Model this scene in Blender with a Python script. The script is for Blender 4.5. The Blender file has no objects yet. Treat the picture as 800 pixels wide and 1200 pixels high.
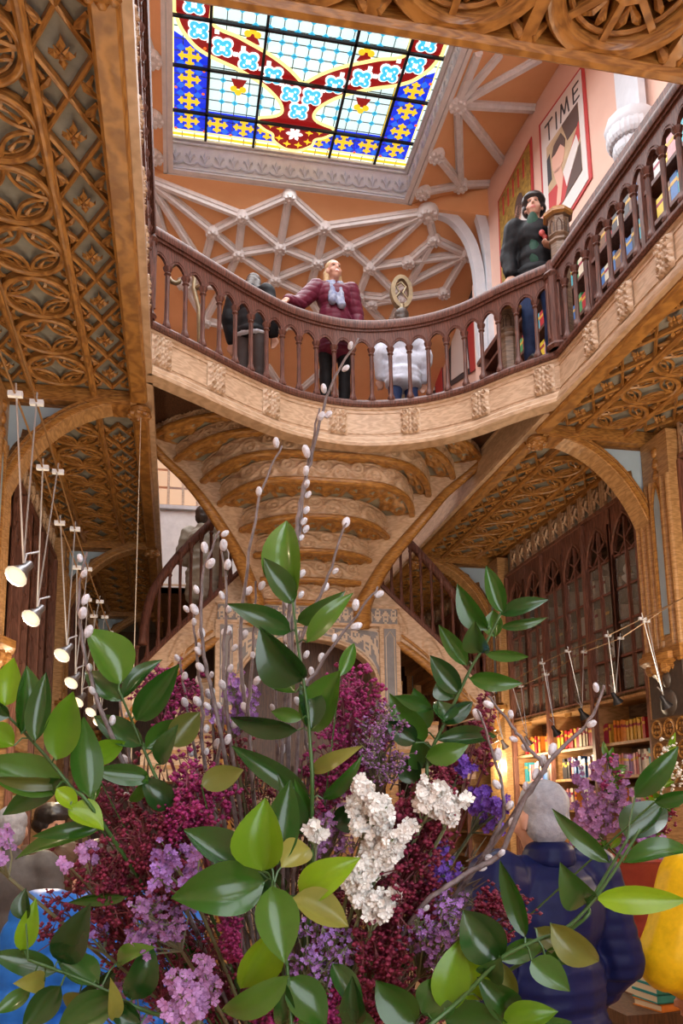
import bpy, bmesh, math, random
from math import sin, cos, pi, sqrt, atan2, radians, exp
from mathutils import Vector as V, Matrix, noise

SC = bpy.context.scene
COL = SC.collection
rnd = random.Random(7)

# ------------------------------------------------------------------ camera
FPX, YAW, PITCH, ROLL, PPX, PPY = 974.4, .195475, .167987, -.0138659, 398.0, 775.6
CAM = V((0, 0, 1.65))
_f = V((sin(YAW) * cos(PITCH), cos(YAW) * cos(PITCH), sin(PITCH)))
_r = V((cos(YAW), -sin(YAW), 0)); _u = _r.cross(_f)
RIGHT = _r * cos(ROLL) + _u * sin(ROLL); UP = _u * cos(ROLL) - _r * sin(ROLL); FWD = _f
cd = bpy.data.cameras.new('camera'); cam = bpy.data.objects.new('camera', cd); COL.objects.link(cam)
cd.sensor_fit = 'AUTO'; cd.sensor_width = 36; cd.lens = FPX / 1200 * 36
cd.shift_y = (PPY - 600) / 1200; cd.shift_x = (400 - PPX) / 1200
cd.clip_start = .05; cd.clip_end = 100
M3 = Matrix((RIGHT, UP, -FWD)).transposed()
cam.matrix_world = Matrix.Translation(CAM) @ M3.to_4x4()
SC.camera = cam

def ray(x, y): return RIGHT * ((x - PPX) / FPX) + UP * (-(y - PPY) / FPX) + FWD
def atY(Y, x, y): d = ray(x, y); return CAM + d * ((Y - CAM.y) / d.y)
def atX(X, x, y): d = ray(x, y); return CAM + d * ((X - CAM.x) / d.x)
def atZ(Z, x, y): d = ray(x, y); return CAM + d * ((Z - CAM.z) / d.z)
def atD(D, x, y): return CAM + ray(x, y) * D          # distance along the view axis

# ------------------------------------------------------------------ world, exposure
w = bpy.data.worlds.new('world'); SC.world = w; w.use_nodes = True
bg = w.node_tree.nodes['Background']
bg.inputs[0].default_value = (.92, .96, 1.0, 1); bg.inputs[1].default_value = 4.2
vs = SC.view_settings
vs.view_transform = 'Standard'; vs.look = 'None'; vs.gamma = 1; vs.exposure = 0.32; vs.use_curve_mapping = False
SC.cycles.max_bounces = 8; SC.cycles.diffuse_bounces = 4; SC.cycles.transparent_max_bounces = 8
SC.cycles.sample_clamp_indirect = 6

def lamp(name, kind, loc, energy, color, size=.1, aim=None, spot=None):
    d = bpy.data.lights.new(name, kind); d.energy = energy; d.color = color
    if kind == 'AREA': d.size = size
    else: d.shadow_soft_size = size
    if spot: d.spot_size = spot; d.spot_blend = .6
    o = bpy.data.objects.new(name, d); COL.objects.link(o); o.location = loc
    if aim is not None: o.rotation_euler = (V(aim) - V(loc)).to_track_quat('-Z', 'Y').to_euler()
    return o

# daylight falling through the stained-glass roof light
sk = lamp('skylight_daylight', 'AREA', (1.455, 6.8, 10.21), 330, (.97, .97, 1.0), 3.3, (1.455, 6.8, 0)); sk.data.shape = 'RECTANGLE'; sk.data.size_y = 7.0

# ------------------------------------------------------------------ materials
MATS = {}
def mat(name, col, rough=.5, kind='plain', col2=None, scale=6.0, bump=.15, metal=0, emit=None, estr=0, stretch=(1, 1, 8), spec=.5, transl=0, alpha=None, coat=0):
    if name in MATS: return MATS[name]
    m = bpy.data.materials.new(name); m.use_nodes = True; MATS[name] = m
    nt = m.node_tree; N = nt.nodes; L = nt.links; b = N['Principled BSDF']
    b.inputs['Base Color'].default_value = (*col, 1); b.inputs['Roughness'].default_value = rough
    b.inputs['Metallic'].default_value = metal; b.inputs['Specular IOR Level'].default_value = spec
    b.inputs['Coat Weight'].default_value = coat
    if emit: b.inputs['Emission Color'].default_value = (*emit, 1); b.inputs['Emission Strength'].default_value = estr
    if alpha is not None: b.inputs['Alpha'].default_value = alpha
    m.diffuse_color = (*col, 1)
    c2 = col2 or tuple(c * .55 for c in col)
    if kind in ('wood', 'noise', 'leaf', 'quilt'):
        tc = N.new('ShaderNodeTexCoord'); mp = N.new('ShaderNodeMapping'); nz = N.new('ShaderNodeTexNoise')
        nz.inputs['Scale'].default_value = scale; nz.inputs['Detail'].default_value = 6; nz.inputs['Roughness'].default_value = .6
        L.new(tc.outputs['Object'], mp.inputs['Vector'])
        if kind == 'wood':
            mp.inputs['Scale'].default_value = stretch
            wv = N.new('ShaderNodeTexWave'); wv.inputs['Scale'].default_value = scale * .35
            wv.inputs['Distortion'].default_value = 14; wv.inputs['Detail'].default_value = 3; wv.inputs['Detail Scale'].default_value = 1.6
            L.new(mp.outputs[0], wv.inputs['Vector']); L.new(mp.outputs[0], nz.inputs['Vector'])
            mx = N.new('ShaderNodeMix'); mx.data_type = 'FLOAT'; mx.inputs[0].default_value = .3
            L.new(nz.outputs['Fac'], mx.inputs[2]); L.new(wv.outputs['Fac'], mx.inputs[3]); src = mx.outputs[0]
        else:
            L.new(mp.outputs[0], nz.inputs['Vector']); src = nz.outputs['Fac']
        rp = N.new('ShaderNodeValToRGB'); rp.color_ramp.elements[0].position = .3; rp.color_ramp.elements[1].position = .68
        rp.color_ramp.elements[0].color = (*c2, 1); rp.color_ramp.elements[1].color = (*col, 1)
        L.new(src, rp.inputs[0])
        out = rp.outputs[0]
        if kind == 'leaf':
            oi = N.new('ShaderNodeObjectInfo'); hs = N.new('ShaderNodeHueSaturation')
            mr = N.new('ShaderNodeMapRange'); mr.inputs[3].default_value = .6; mr.inputs[4].default_value = 1.5
            L.new(oi.outputs['Random'], mr.inputs[0]); L.new(mr.outputs[0], hs.inputs['Value']); L.new(out, hs.inputs['Color'])
            mh = N.new('ShaderNodeMapRange'); mh.inputs[3].default_value = .515; mh.inputs[4].default_value = .475
            L.new(oi.outputs['Random'], mh.inputs[0]); L.new(mh.outputs[0], hs.inputs['Hue'])
            out = hs.outputs[0]
        L.new(out, b.inputs['Base Color'])
        if bump:
            bp = N.new('ShaderNodeBump'); bp.inputs['Strength'].default_value = bump; bp.inputs['Distance'].default_value = .02
            L.new(src, bp.inputs['Height']); L.new(bp.outputs[0], b.inputs['Normal'])
        if transl:
            tr = N.new('ShaderNodeBsdfTranslucent'); ms = N.new('ShaderNodeMixShader'); ms.inputs[0].default_value = transl
            L.new(out, tr.inputs['Color']); L.new(b.outputs[0], ms.inputs[1]); L.new(tr.outputs[0], ms.inputs[2])
            L.new(ms.outputs[0], N['Material Output'].inputs['Surface'])
    return m

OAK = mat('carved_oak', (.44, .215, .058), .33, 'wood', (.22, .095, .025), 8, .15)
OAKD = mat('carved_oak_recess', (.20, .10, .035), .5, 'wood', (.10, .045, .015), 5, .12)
PALE = mat('pale_oak', (.61, .44, .30), .42, 'wood', (.45, .305, .195), 7, .12, stretch=(1, 1, 5))
GOLDOAK = mat('golden_oak', (.46, .23, .058), .34, 'wood', (.25, .11, .027), 7, .12)
MAHOG = mat('mahogany', (.155, .06, .042), .5, 'wood', (.065, .025, .018), 6, .06, stretch=(6, 6, 1), spec=.35)
DARK = mat('dark_walnut', (.105, .05, .028), .4, 'wood', (.045, .02, .012), 6, .08, stretch=(6, 6, 1))
SHELF = mat('shelf_oak', (.50, .28, .12), .5, 'wood', (.32, .17, .06), 5, .06, stretch=(1, 5, 5))
GREYP = mat('grey_paint', (.30, .31, .29), .7, 'noise', (.19, .195, .18), 8, .1)
BLUEP = mat('blue_grey_paint', (.40, .55, .68), .6, 'noise', (.34, .48, .61), 4, .03)
PEACH = mat('peach_plaster', (.82, .45, .22), .85, 'noise', (.74, .38, .17), 1.3, .05)
PINK = mat('pink_plaster', (.80, .54, .44), .85, 'noise', (.72, .47, .38), 1.5, .04)
STONE = mat('grey_plaster', (.76, .73, .72), .7, 'noise', (.64, .61, .60), 9, .12)
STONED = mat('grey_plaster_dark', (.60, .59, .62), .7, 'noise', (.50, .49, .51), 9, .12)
WHITE = mat('white_plaster', (.64, .67, .72), .6, 'noise', (.54, .57, .62), 5, .05)
IRON = mat('black_iron', (.03, .03, .035), .45, metal=.6)
STEEL = mat('steel_rod', (.50, .52, .56), .4, metal=.7)
BMAHOG = mat('bookcase_mahogany', (.26, .115, .08), .4, 'wood', (.12, .048, .032), 6, .06, stretch=(6, 6, 1))  # lighter mahogany; the light its proud mullions catch is put into the colour
GLASS = mat('pane_glass', (.75, .80, .78), .06, alpha=.13)
BRONZE = mat('old_bronze', (.30, .23, .13), .4, 'noise', (.16, .12, .07), 12, .1, metal=.5)

# ------------------------------------------------------------------ mesh builder
I4 = Matrix.Identity(4)
def T(x, y=0, z=0):
    v = V(x) if not isinstance(x, (int, float)) else V((x, y, z)); return Matrix.Translation(v)
def RZ(a): return Matrix.Rotation(a, 4, 'Z')
def RX(a): return Matrix.Rotation(a, 4, 'X')
def RY(a): return Matrix.Rotation(a, 4, 'Y')
def frame(o, x, z):
    """matrix at o with local X along x, local Z near z"""
    x = V(x).normalized(); z = V(z); y = z.cross(x).normalized(); z = x.cross(y)
    m = Matrix((x, y, z)).transposed().to_4x4(); m.translation = V(o); return m

class MB:
    def __init__(s): s.v = []; s.f = []; s.m = []; s.mi = 0
    def add(s, vs, fs, M=None):
        k = len(s.v)
        s.v += [tuple(M @ V(p)) for p in vs] if M else [tuple(p) for p in vs]
        s.f += [tuple(k + i for i in f) for f in fs]; s.m += [s.mi] * len(fs); return s
    def box(s, x0, x1, y0, y1, z0, z1, M=None):
        return s.add([(x, y, z) for z in (z0, z1) for y in (y0, y1) for x in (x0, x1)],
                     [(0, 2, 3, 1), (4, 5, 7, 6), (0, 1, 5, 4), (2, 6, 7, 3), (0, 4, 6, 2), (1, 3, 7, 5)], M)
    def prism(s, poly, d, M=None, z0=0):
        n = len(poly)
        vs = [(p[0], p[1], z0) for p in poly] + [(p[0], p[1], z0 + d) for p in poly]
        return s.add(vs, [tuple(range(n))[::-1], tuple(range(n, 2 * n))] + [(i, (i + 1) % n, n + (i + 1) % n, n + i) for i in range(n)], M)
    def sweep(s, path, prof, closed=False, up=(0, 0, 1), M=None, scale=None):
        path = [V(p) for p in path]; n = len(path); k = len(prof); vs = []; up = V(up)
        for i, p in enumerate(path):
            a = path[i - 1] if (i or closed) else p; b = path[(i + 1) % n] if (i < n - 1 or closed) else p
            t = (b - a).normalized(); sd = t.cross(up)
            sd = sd.normalized() if sd.length > 1e-6 else V((1, 0, 0))
            u = sd.cross(t); c = scale[i] if scale else 1
            vs += [p + sd * (q[0] * c) + u * (q[1] * c) for q in prof]
        fs = []
        for i in range(n if closed else n - 1):
            j = (i + 1) % n
            fs += [(i * k + a, i * k + (a + 1) % k, j * k + (a + 1) % k, j * k + a) for a in range(k)]
        if not closed: fs += [tuple(range(k))[::-1], tuple((n - 1) * k + a for a in range(k))]
        return s.add(vs, fs, M)
    def tube(s, path, r, n=6, closed=False, M=None):
        path = [V(p) for p in path]; m = len(path)
        R = r if isinstance(r, (list, tuple)) else [r] * m
        vs = []; ref = None
        for i, p in enumerate(path):
            a = path[i - 1] if (i or closed) else p; b = path[(i + 1) % m] if (i < m - 1 or closed) else p
            t = (b - a).normalized()
            if ref is None: ref = t.orthogonal().normalized()
            ref = (ref - t * ref.dot(t)); ref = ref.normalized() if ref.length > 1e-6 else t.orthogonal().normalized()
            bn = t.cross(ref)
            vs += [p + (ref * cos(2 * pi * j / n) + bn * sin(2 * pi * j / n)) * R[i] for j in range(n)]
        fs = []
        for i in range(m if closed else m - 1):
            k = (i + 1) % m
            fs += [(i * n + a, i * n + (a + 1) % n, k * n + (a + 1) % n, k * n + a) for a in range(n)]
        if not closed: fs += [tuple(range(n))[::-1], tuple((m - 1) * n + a for a in range(n))]
        return s.add(vs, fs, M)
    def lathe(s, prof, n=10, M=None):
        vs = [(r * cos(2 * pi * j / n), r * sin(2 * pi * j / n), z) for r, z in prof for j in range(n)]
        fs = [(i * n + a, i * n + (a + 1) % n, (i + 1) * n + (a + 1) % n, (i + 1) * n + a) for i in range(len(prof) - 1) for a in range(n)]
        fs += [tuple(range(n))[::-1], tuple((len(prof) - 1) * n + a for a in range(n))]
        return s.add(vs, fs, M)
    def ball(s, c, r, n=8, m=5, M=None):
        r = r if isinstance(r, (list, tuple)) else (r, r, r); c = V(c)
        vs = [c + V((0, 0, -r[2]))]
        for i in range(1, m):
            a = -pi / 2 + pi * i / m
            vs += [c + V((r[0] * cos(a) * cos(2 * pi * j / n), r[1] * cos(a) * sin(2 * pi * j / n), r[2] * sin(a))) for j in range(n)]
        vs.append(c + V((0, 0, r[2]))); e = len(vs) - 1
        fs = [(0, 1 + (j + 1) % n, 1 + j) for j in range(n)]
        for i in range(m - 2):
            fs += [(1 + i * n + j, 1 + i * n + (j + 1) % n, 1 + (i + 1) * n + (j + 1) % n, 1 + (i + 1) * n + j) for j in range(n)]
        fs += [(e, 1 + (m - 2) * n + j, 1 + (m - 2) * n + (j + 1) % n) for j in range(n)]
        return s.add(vs, fs, M)
    def grid(s, fn, nu, nv, M=None, matfn=None):
        k = len(s.v); vs = [V(fn(i / nu, j / nv)) for i in range(nu + 1) for j in range(nv + 1)]
        s.v += [tuple(M @ p) for p in vs] if M else [tuple(p) for p in vs]
        for i in range(nu):
            for j in range(nv):
                a = k + i * (nv + 1) + j
                s.f.append((a, a + 1, a + nv + 2, a + nv + 1)); s.m.append(matfn((i + .5) / nu, (j + .5) / nv) if matfn else s.mi)
        return s
    def mesh(s, name, mats, smooth=False):
        me = bpy.data.meshes.new(name); me.from_pydata(s.v, [], s.f)
        for x in (mats if isinstance(mats, (list, tuple)) else [mats]): me.materials.append(x)
        me.polygons.foreach_set('material_index', s.m)
        if smooth is True: me.polygons.foreach_set('use_smooth', [True] * len(s.f))
        me.update()
        if smooth == 'auto':
            me.polygons.foreach_set('use_smooth', [True] * len(s.f)); me.set_sharp_from_angle(angle=radians(38))
        return me

WM = {}
def obj(name, mesh, parent=None, M=I4, label=None, cat=None, group=None, kind=None):
    o = bpy.data.objects.new(name, mesh); COL.objects.link(o)
    if parent is not None: o.parent = parent; o.matrix_parent_inverse = WM[parent.as_pointer()].inverted()
    o.matrix_basis = M; WM[o.as_pointer()] = M.copy()
    if label: o['label'] = label
    if cat: o['category'] = cat
    if group: o['group'] = group
    if kind: o['kind'] = kind
    return o
def mk(name, mb, mats, parent=None, M=I4, smooth=False, **k): return obj(name, mb.mesh(name, mats, smooth), parent, M, **k)
def empty(name, loc, label=None, cat=None, group=None, kind=None):
    o = obj(name, None, None, T(V(loc)), label, cat, group, kind); o.empty_display_size = .1; return o
def spline(pts, n=8, closed=False):
    pts = [V(p) for p in pts]; out = []; m = len(pts)
    for i in range(m if closed else m - 1):
        g = lambda j: pts[j % m] if closed else pts[max(0, min(m - 1, j))]
        a, b, c, d = g(i - 1), g(i), g(i + 1), g(i + 2)
        for k in range(n):
            t = k / n
            out.append(.5 * ((2 * b) + (c - a) * t + (2 * a - 5 * b + 4 * c - d) * t * t + (3 * b - a - 3 * c + d) * t ** 3))
    if not closed: out.append(pts[-1])
    return out
def resample(path, step=None, n=None):
    L = [0]
    for a, b in zip(path, path[1:]): L.append(L[-1] + (b - a).length)
    n = n or max(1, round(L[-1] / step)); out = []; k = 0
    for i in range(n + 1):
        d = L[-1] * i / n
        while k < len(path) - 2 and L[k + 1] < d: k += 1
        out.append(path[k].lerp(path[k + 1], (d - L[k]) / max(1e-9, L[k + 1] - L[k])))
    return out
ORD = ['first', 'second', 'third', 'fourth', 'fifth', 'sixth', 'seventh', 'eighth', 'ninth', 'tenth', 'eleventh', 'twelfth', 'thirteenth', 'fourteenth', 'fifteenth', 'sixteenth', 'seventeenth', 'eighteenth', 'nineteenth', 'twentieth'] + ['twenty-' + o for o in ('first', 'second', 'third', 'fourth', 'fifth', 'sixth', 'seventh', 'eighth', 'ninth')] + ['thirtieth'] + ['thirty-' + o for o in ('first', 'second', 'third', 'fourth', 'fifth', 'sixth', 'seventh', 'eighth', 'ninth')] + ['fortieth']
# ------------------------------------------------------------------ dimensions of the hall (metres)
XL, XR, CX = -.29, 3.20, 1.455            # edges of the gallery opening, its centre line
ZS, ZF, ZR = 5.02, 5.50, 6.34             # soffit, gallery floor, rail top
YN, YA, PITCHY = 3.05, (6.85, 10.93, 15.0), .4875
WL, WR = -1.55, 4.46                      # bookcase fronts
def mx(x): return 2 * CX - x

def struct(name, mb, m, **k): return mk(name, mb, m, kind='structure', **k)

# floor and outer walls
fl = MB(); fl.box(-2.2, 5.2, -3, 17, -.1, 0); FLOOR = struct('floor', fl, mat('floor_boards', (.42, .25, .13), .35, 'wood', (.28, .155, .075), 3, .05, stretch=(1, 8, 1)))
fw = MB()                                                          # unseen street front behind the camera, added with tall windows to direct the daylight
for x0, x1, z0, z1 in ((-2.2, .1, 0, 11.2), (2.8, 5.2, 0, 11.2), (.1, 2.8, 0, .6), (.1, 2.8, 4.6, 6.0), (.1, 2.8, 9.0, 11.2)): fw.box(x0, x1, -3.2, -3.0, z0, z1)
struct('wall_front', fw, PINK)
struct('wall_left', MB().box(-2.2, -1.95, -3, 17, 0, 11.2), PINK)
struct('wall_right', MB().box(4.95, 5.2, -3, 17, 0, 11.2), PINK)
struct('wall_rear', MB().box(-2.2, 5.2, 16.9, 17.1, 0, 5.43), DARK)

# ---- gallery slabs with carved soffits
def roundel_mesh():
    b = MB(); R = .222
    c = lambda r, n=28, z=0: [(r * cos(2 * pi * i / n), r * sin(2 * pi * i / n), z) for i in range(n)]
    b.sweep(c(R), [(-.02, .035), (-.02, -.012), (-.008, -.02), (.008, -.02), (.02, -.012), (.02, .035)], closed=True)
    b.tube(c(R - .04, 24, .01), .009, 4, closed=True)
    for k in range(4):                       # four arcs bowed to the centre: a curved star
        a0 = k * pi / 2; p = []
        for i in range(9):
            t = i / 8; q = V((cos(a0), sin(a0), 0)).lerp(V((cos(a0 + pi / 2), sin(a0 + pi / 2), 0)), t) * (R - .01)
            d = V((cos(a0 + pi / 4), sin(a0 + pi / 4), 0)); p.append(q - d * .062 * sin(pi * t) + V((0, 0, .004)))
        b.tube(p, .014, 5)
        d = V((cos(a0 + pi / 4), sin(a0 + pi / 4), 0))
        for s in (-1, 1):                    # cusps
            e = V((cos(a0 + pi / 4 + s * .38), sin(a0 + pi / 4 + s * .38), 0)); b.tube([e * .185 + V((0, 0, .01)), e * .15, d * .135 + V((0, 0, .01))], [.012, .016, .006], 4)
    for s in (-1, 1):
        for q in (-1, 1): b.tube([(s * .235, q * .235, .02), (s * .2, q * .2, .0), (s * .175, q * .175, .02)], [.03, .018, .006], 4)
    return b.mesh('tracery_roundel', OAK, 'auto')
def lattice_mesh(w=.14, h=PITCHY / 2):
    b = MB()
    for s in (-1, 1):
        for q in (-1, 1): b.sweep([(s * w, 0, .01), (0, q * h, .01)], [(-.012, .03), (-.012, -.006), (0, -.018), (.012, -.006), (.012, .03)])
    for k in range(4):
        a = k * pi / 2; L = .085 if k % 2 else .062
        d = V((cos(a), sin(a), 0)); n = V((-sin(a), cos(a), 0))
        b.add([d * .01, d * L * .55 + n * .022 + V((0, 0, .004)), d * L, d * L * .55 - n * .022 + V((0, 0, .004)), d * L * .5 - V((0, 0, .026)), d * .01 + V((0, 0, .03)), d * L + V((0, 0, .03))],
              [(0, 1, 4), (1, 2, 4), (2, 3, 4), (3, 0, 4), (0, 5, 1), (1, 6, 2)])
        d2 = V((cos(a + pi / 4), sin(a + pi / 4), 0)); b.tube([d2 * .012, d2 * .05 + V((0, 0, .012))], [.012, .003], 4)
    b.ball((0, 0, -.014), .014, 6, 4)
    for s in (-1, 1):
        for q in (-1, 1):
            b.tube([(s * (w - .005), q * (h - .02), .012), (s * (w - .05), q * (h - .075), 0), (s * (w - .075), q * (h - .11), .012)], [.012, .02, .004], 5)
            b.tube([(s * (w - .01), q * .1, .012), (s * (w - .035), q * .14, .0), (s * (w - .02), q * .18, .012)], [.006, .014, .004], 5)
    return b.mesh('lattice_panel', OAK, 'auto')
ROUND, LATT = roundel_mesh(), lattice_mesh()

def knob(parent, x, y, z, r=.1):
    b = MB(); b.lathe([(.02, .05), (r * .8, .05), (r, .02), (r * .95, -.02), (r * .6, -.05), (.02, -.06)], 12)
    for k in range(8):
        a = k * pi / 4; b.ball((r * .75 * cos(a), r * .75 * sin(a), -.03), (.032, .032, .025), 6, 4)
    b.ball((0, 0, -.055), .03, 6, 4); mk('pendant_boss', b, OAK, parent, T(x, y, z), 'auto')

def gallery(side):
    f = (lambda x: x) if side == 'left' else mx
    g = MB(); xs = sorted((f(-2.0), f(XL - .02))); g.box(xs[0], xs[1], -1.0, 16.9, 5.10, 5.43)
    G = struct('ceiling_gallery_' + side, g, GREYP)
    def bar(n, x0, x1, y0, y1, z0, z1, m=OAK, cham=.02):
        a, b = sorted((f(x0), f(x1))); q = MB()
        q.sweep([(0, y0, 0), (0, y1, 0)], [(a, z1), (a, z0 + cham), (a + cham, z0), (b - cham, z0), (b, z0 + cham), (b, z1)])
        return mk(n, q, m, G)
    y0 = YN - .05 if side == 'left' else 2.2
    bar('edge_beam', -.43, XL, 1.0 if side == 'right' else 2.0, 6.72, 4.985, 5.12, GOLDOAK)
    bar('edge_beam', -.43, XL, 6.98, 10.8, 4.985, 5.12, GOLDOAK); bar('edge_beam', -.43, XL, 11.06, 16.8, 4.985, 5.12, GOLDOAK)
    for x in (-.725, -1.215):
        bar('soffit_rib', x - .028, x + .028, 1.0, 16.8, 5.015, 5.12)
    bar('soffit_rib', -1.56, -1.50, 1.0, 16.8, 5.0, 5.12)
    for bay, (a, b, first) in enumerate(((1.2, 6.72, 6.4), (6.98, 10.8, 10.52), (11.06, 14.9, 14.6))):
        y = first
        while y > a + .15:
            obj('tracery_roundel', ROUND, G, T(f(-.97), y, 5.055)); obj('lattice_panel', LATT, G, T(f(-.573), y, 5.055)); obj('lattice_panel', LATT, G, T(f(-1.36), y, 5.055))
            y -= PITCHY
    for y in YA: knob(G, f(-.36), y, 4.96)
    knob(G, f(-.36), YN - .05, 4.97)
    return G
GL, GR = gallery('left'), gallery('right')

# ---- near cross beam above the camera with big wheel tracery
nb = MB(); nb.box(XL - .02, XR + .02, 1.0, YN - .02, 5.14, 5.43)
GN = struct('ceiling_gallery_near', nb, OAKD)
q = MB(); q.sweep([(XL, 0, 0), (XR, 0, 0)], [(-YN, 4.99), (-YN, 5.43), (-YN + .07, 5.43), (-YN + .07, 5.0), (-YN + .05, 4.975), (-YN + .02, 4.975)]); mk('edge_beam', q, GOLDOAK, GN)
def wheel_mesh():
    b = MB(); R = .33
    c = lambda r, n=40, z=0: [(r * cos(2 * pi * i / n), r * sin(2 * pi * i / n), z) for i in range(n)]
    b.sweep(c(R), [(-.045, .1), (-.045, -.01), (-.03, -.03), (.0, -.02), (.03, -.03), (.045, -.01), (.045, .1)], closed=True)
    b.tube(c(R - .07, 32, .02), .014, 5, closed=True)
    b.sweep(c(.085, 8, 0), [(-.015, .1), (-.015, -.02), (.015, -.02), (.015, .1)], closed=True); b.lathe([(.02, .1), (.08, .08), (.08, .0), (.02, -.01)], 8)
    for k in range(8):
        a = k * pi / 4; d = V((cos(a), sin(a), 0)); n = V((-sin(a), cos(a), 0))
        b.sweep([d * .09, d * .3], [(-.016, .1), (-.016, -.004), (.016, -.004), (.016, .1)])
        b.ball(d * .05 + V((0, 0, -.012)), (.02, .02, .014), 6, 4)
        d2 = V((cos(a + pi / 8), sin(a + pi / 8), 0)); n2 = V((-sin(a + pi / 8), cos(a + pi / 8), 0))
        b.tube([d2 * .14 - n2 * .0 + V((0, 0, .04)), d2 * .2 + n2 * .03 + V((0, 0, .02)), d2 * .26 + n2 * .055 + V((0, 0, .04))], [.008, .022, .008], 5)
        b.tube([d2 * .14 + V((0, 0, .04)), d2 * .2 - n2 * .03 + V((0, 0, .02)), d2 * .26 - n2 * .055 + V((0, 0, .04))], [.008, .022, .008], 5)
    b.ball((0, 0, -.02), .03, 8, 5)
    for s in (-1, 1):
        for t in (-1, 1): b.tube([(s * .36, t * .34, .04), (s * .32, t * .3, -.01), (s * .26, t * .27, .04)], [.05, .03, .01], 6)
    return b.mesh('tracery_wheel', OAK, 'auto')
WHEEL = wheel_mesh()
for i in range(-2, 3):
    obj('tracery_wheel', WHEEL, GN, T(1.83 + .71 * i, 2.655, 5.03))
    mk('cross_rib', MB().box(-.03, .03, -.36, .36, -.03, .12, T(1.475 + .71 * i, 2.655, 5.03)), OAK, GN)
    obj('tracery_wheel', WHEEL, GN, T(1.83 + .71 * i, 1.95, 5.03))
mk('cross_rib', MB().box(XL, XR, 2.27, 2.34, 5.0, 5.14), OAK, GN)

# ---- landing floors of the upper level
CURVE = spline([(XL, 6.30, 0), (.107, 6.60, 0), (.654, 7.02, 0), (1.10, 7.27, 0), (1.64, 7.37, 0), (2.163, 7.24, 0), (2.58, 6.95, 0), (2.908, 6.52, 0), (XR, 6.18, 0)], 8)
b = MB()
for p, r in zip(CURVE, CURVE[1:]):
    b.add([(p.x, p.y + .06, 5.43), (r.x, r.y + .06, 5.43), (r.x, 8.9, 5.43), (p.x, 8.9, 5.43), (p.x, p.y + .06, 5.48), (r.x, r.y + .06, 5.48), (r.x, 8.9, 5.48), (p.x, 8.9, 5.48)], [(0, 3, 2, 1), (4, 5, 6, 7), (2, 3, 7, 6)])
mk('floor_landing', b, DARK, kind='structure')
struct('floor_gallery_left', MB().box(-2.0, XL - .02, -1, 16.9, 5.435, 5.48), DARK); struct('floor_gallery_right', MB().box(XR + .02, 4.95, -1, 16.9, 5.435, 5.48), DARK)
struct('floor_gallery_rear', MB().box(XL - .02, XR + .02, 12.9, 16.9, 5.0, 5.48), OAKD)

# ---- fascias with carved cartouches
def cart_mesh():
    def h(u, v):
        x = abs(u - .5) * 2; y = abs(v - .5) * 2
        s = exp(-(x / .13) ** 2) * .8
        for cxx, cy, r in ((.52, .66, .26), (.5, .2, .2)):
            d = sqrt((x - cxx) ** 2 + ((y - cy) * 1.2) ** 2); s += exp(-((d - r) / .09) ** 2) * .9 + exp(-(d / .09) ** 2) * .8
        e = max(x, y); s += .25 * sin(x * 21) * sin(y * 17)
        return max(0, s) * (1 if e < .93 else max(0, (1 - e) / .07))
    b = MB(); b.grid(lambda u, v: ((u - .5) * .2, -.008 - .04 * h(u, v), (v - .5) * .26), 22, 26)
    return b.mesh('carved_cartouche', PALE, True)
CART = cart_mesh()
FPROF = [(-.1, 5.02), (.05, 5.02), (.055, 5.05), (.035, 5.07), (.035, 5.10), (.012, 5.125), (0, 5.13), (0, 5.40), (.014, 5.41), (.014, 5.43), (-.1, 5.43)]
BPROF = [(-.07, 5.43), (.03, 5.43), (.045, 5.45), (.045, 5.475), (.02, 5.505), (-.07, 5.505)]
RPROF = [(-.045, 6.25), (.045, 6.25), (.055, 6.285), (.05, 6.32), (.03, 6.345), (-.03, 6.345), (-.05, 6.32), (-.055, 6.285)]
LPATH = [V((XL, 1.2, 0)), V((XL, 6.30, 0))]; RPATH = [V((XR, 6.18, 0)), V((XR, 1.2, 0))]
def fascia(name, path, carts, m):
    F = struct(name, MB().sweep(path, FPROF), m)
    mk('base_moulding', MB().sweep(path, BPROF), MAHOG, F)
    for z in (5.165, 5.375): mk('panel_bead', MB().sweep(path, [(-.01, z - .006), (.007, z - .006), (.007, z + .006), (-.01, z + .006)]), m, F)
    for p, t in carts:
        M = frame(p + V((0, 0, 5.27)), t, (0, 0, 1)); obj('carved_cartouche', CART, F, M)
    return F
pts = resample(CURVE, n=60)
cts = []
for i in (2, 10, 19, 29, 39, 49, 58): cts.append((pts[i], (pts[min(60, i + 1)] - pts[max(0, i - 1)]).normalized()))
fascia('trim_1', CURVE, cts, PALE)
fascia('trim_2', RPATH, [(V((XR, 5.6 - .515 * i, 0)), V((0, -1, 0))) for i in range(8)], PALE)
fascia('trim_3', LPATH, [(V((XL, 5.6 - .515 * i, 0)), V((0, 1, 0))) for i in range(8)], PALE)

q = [V((XL, 6.42, 0)), V((XL, 12.9, 0))]; struct('trim_4', MB().sweep(q, FPROF), PALE)
q = [V((XR, 12.9, 0)), V((XR, 6.42, 0))]; struct('trim_5', MB().sweep(q, FPROF), PALE)
q = [V((XL, 12.9, 0)), V((XR, 12.9, 0))]; struct('trim_6', MB().sweep(q, FPROF), PALE)
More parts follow.
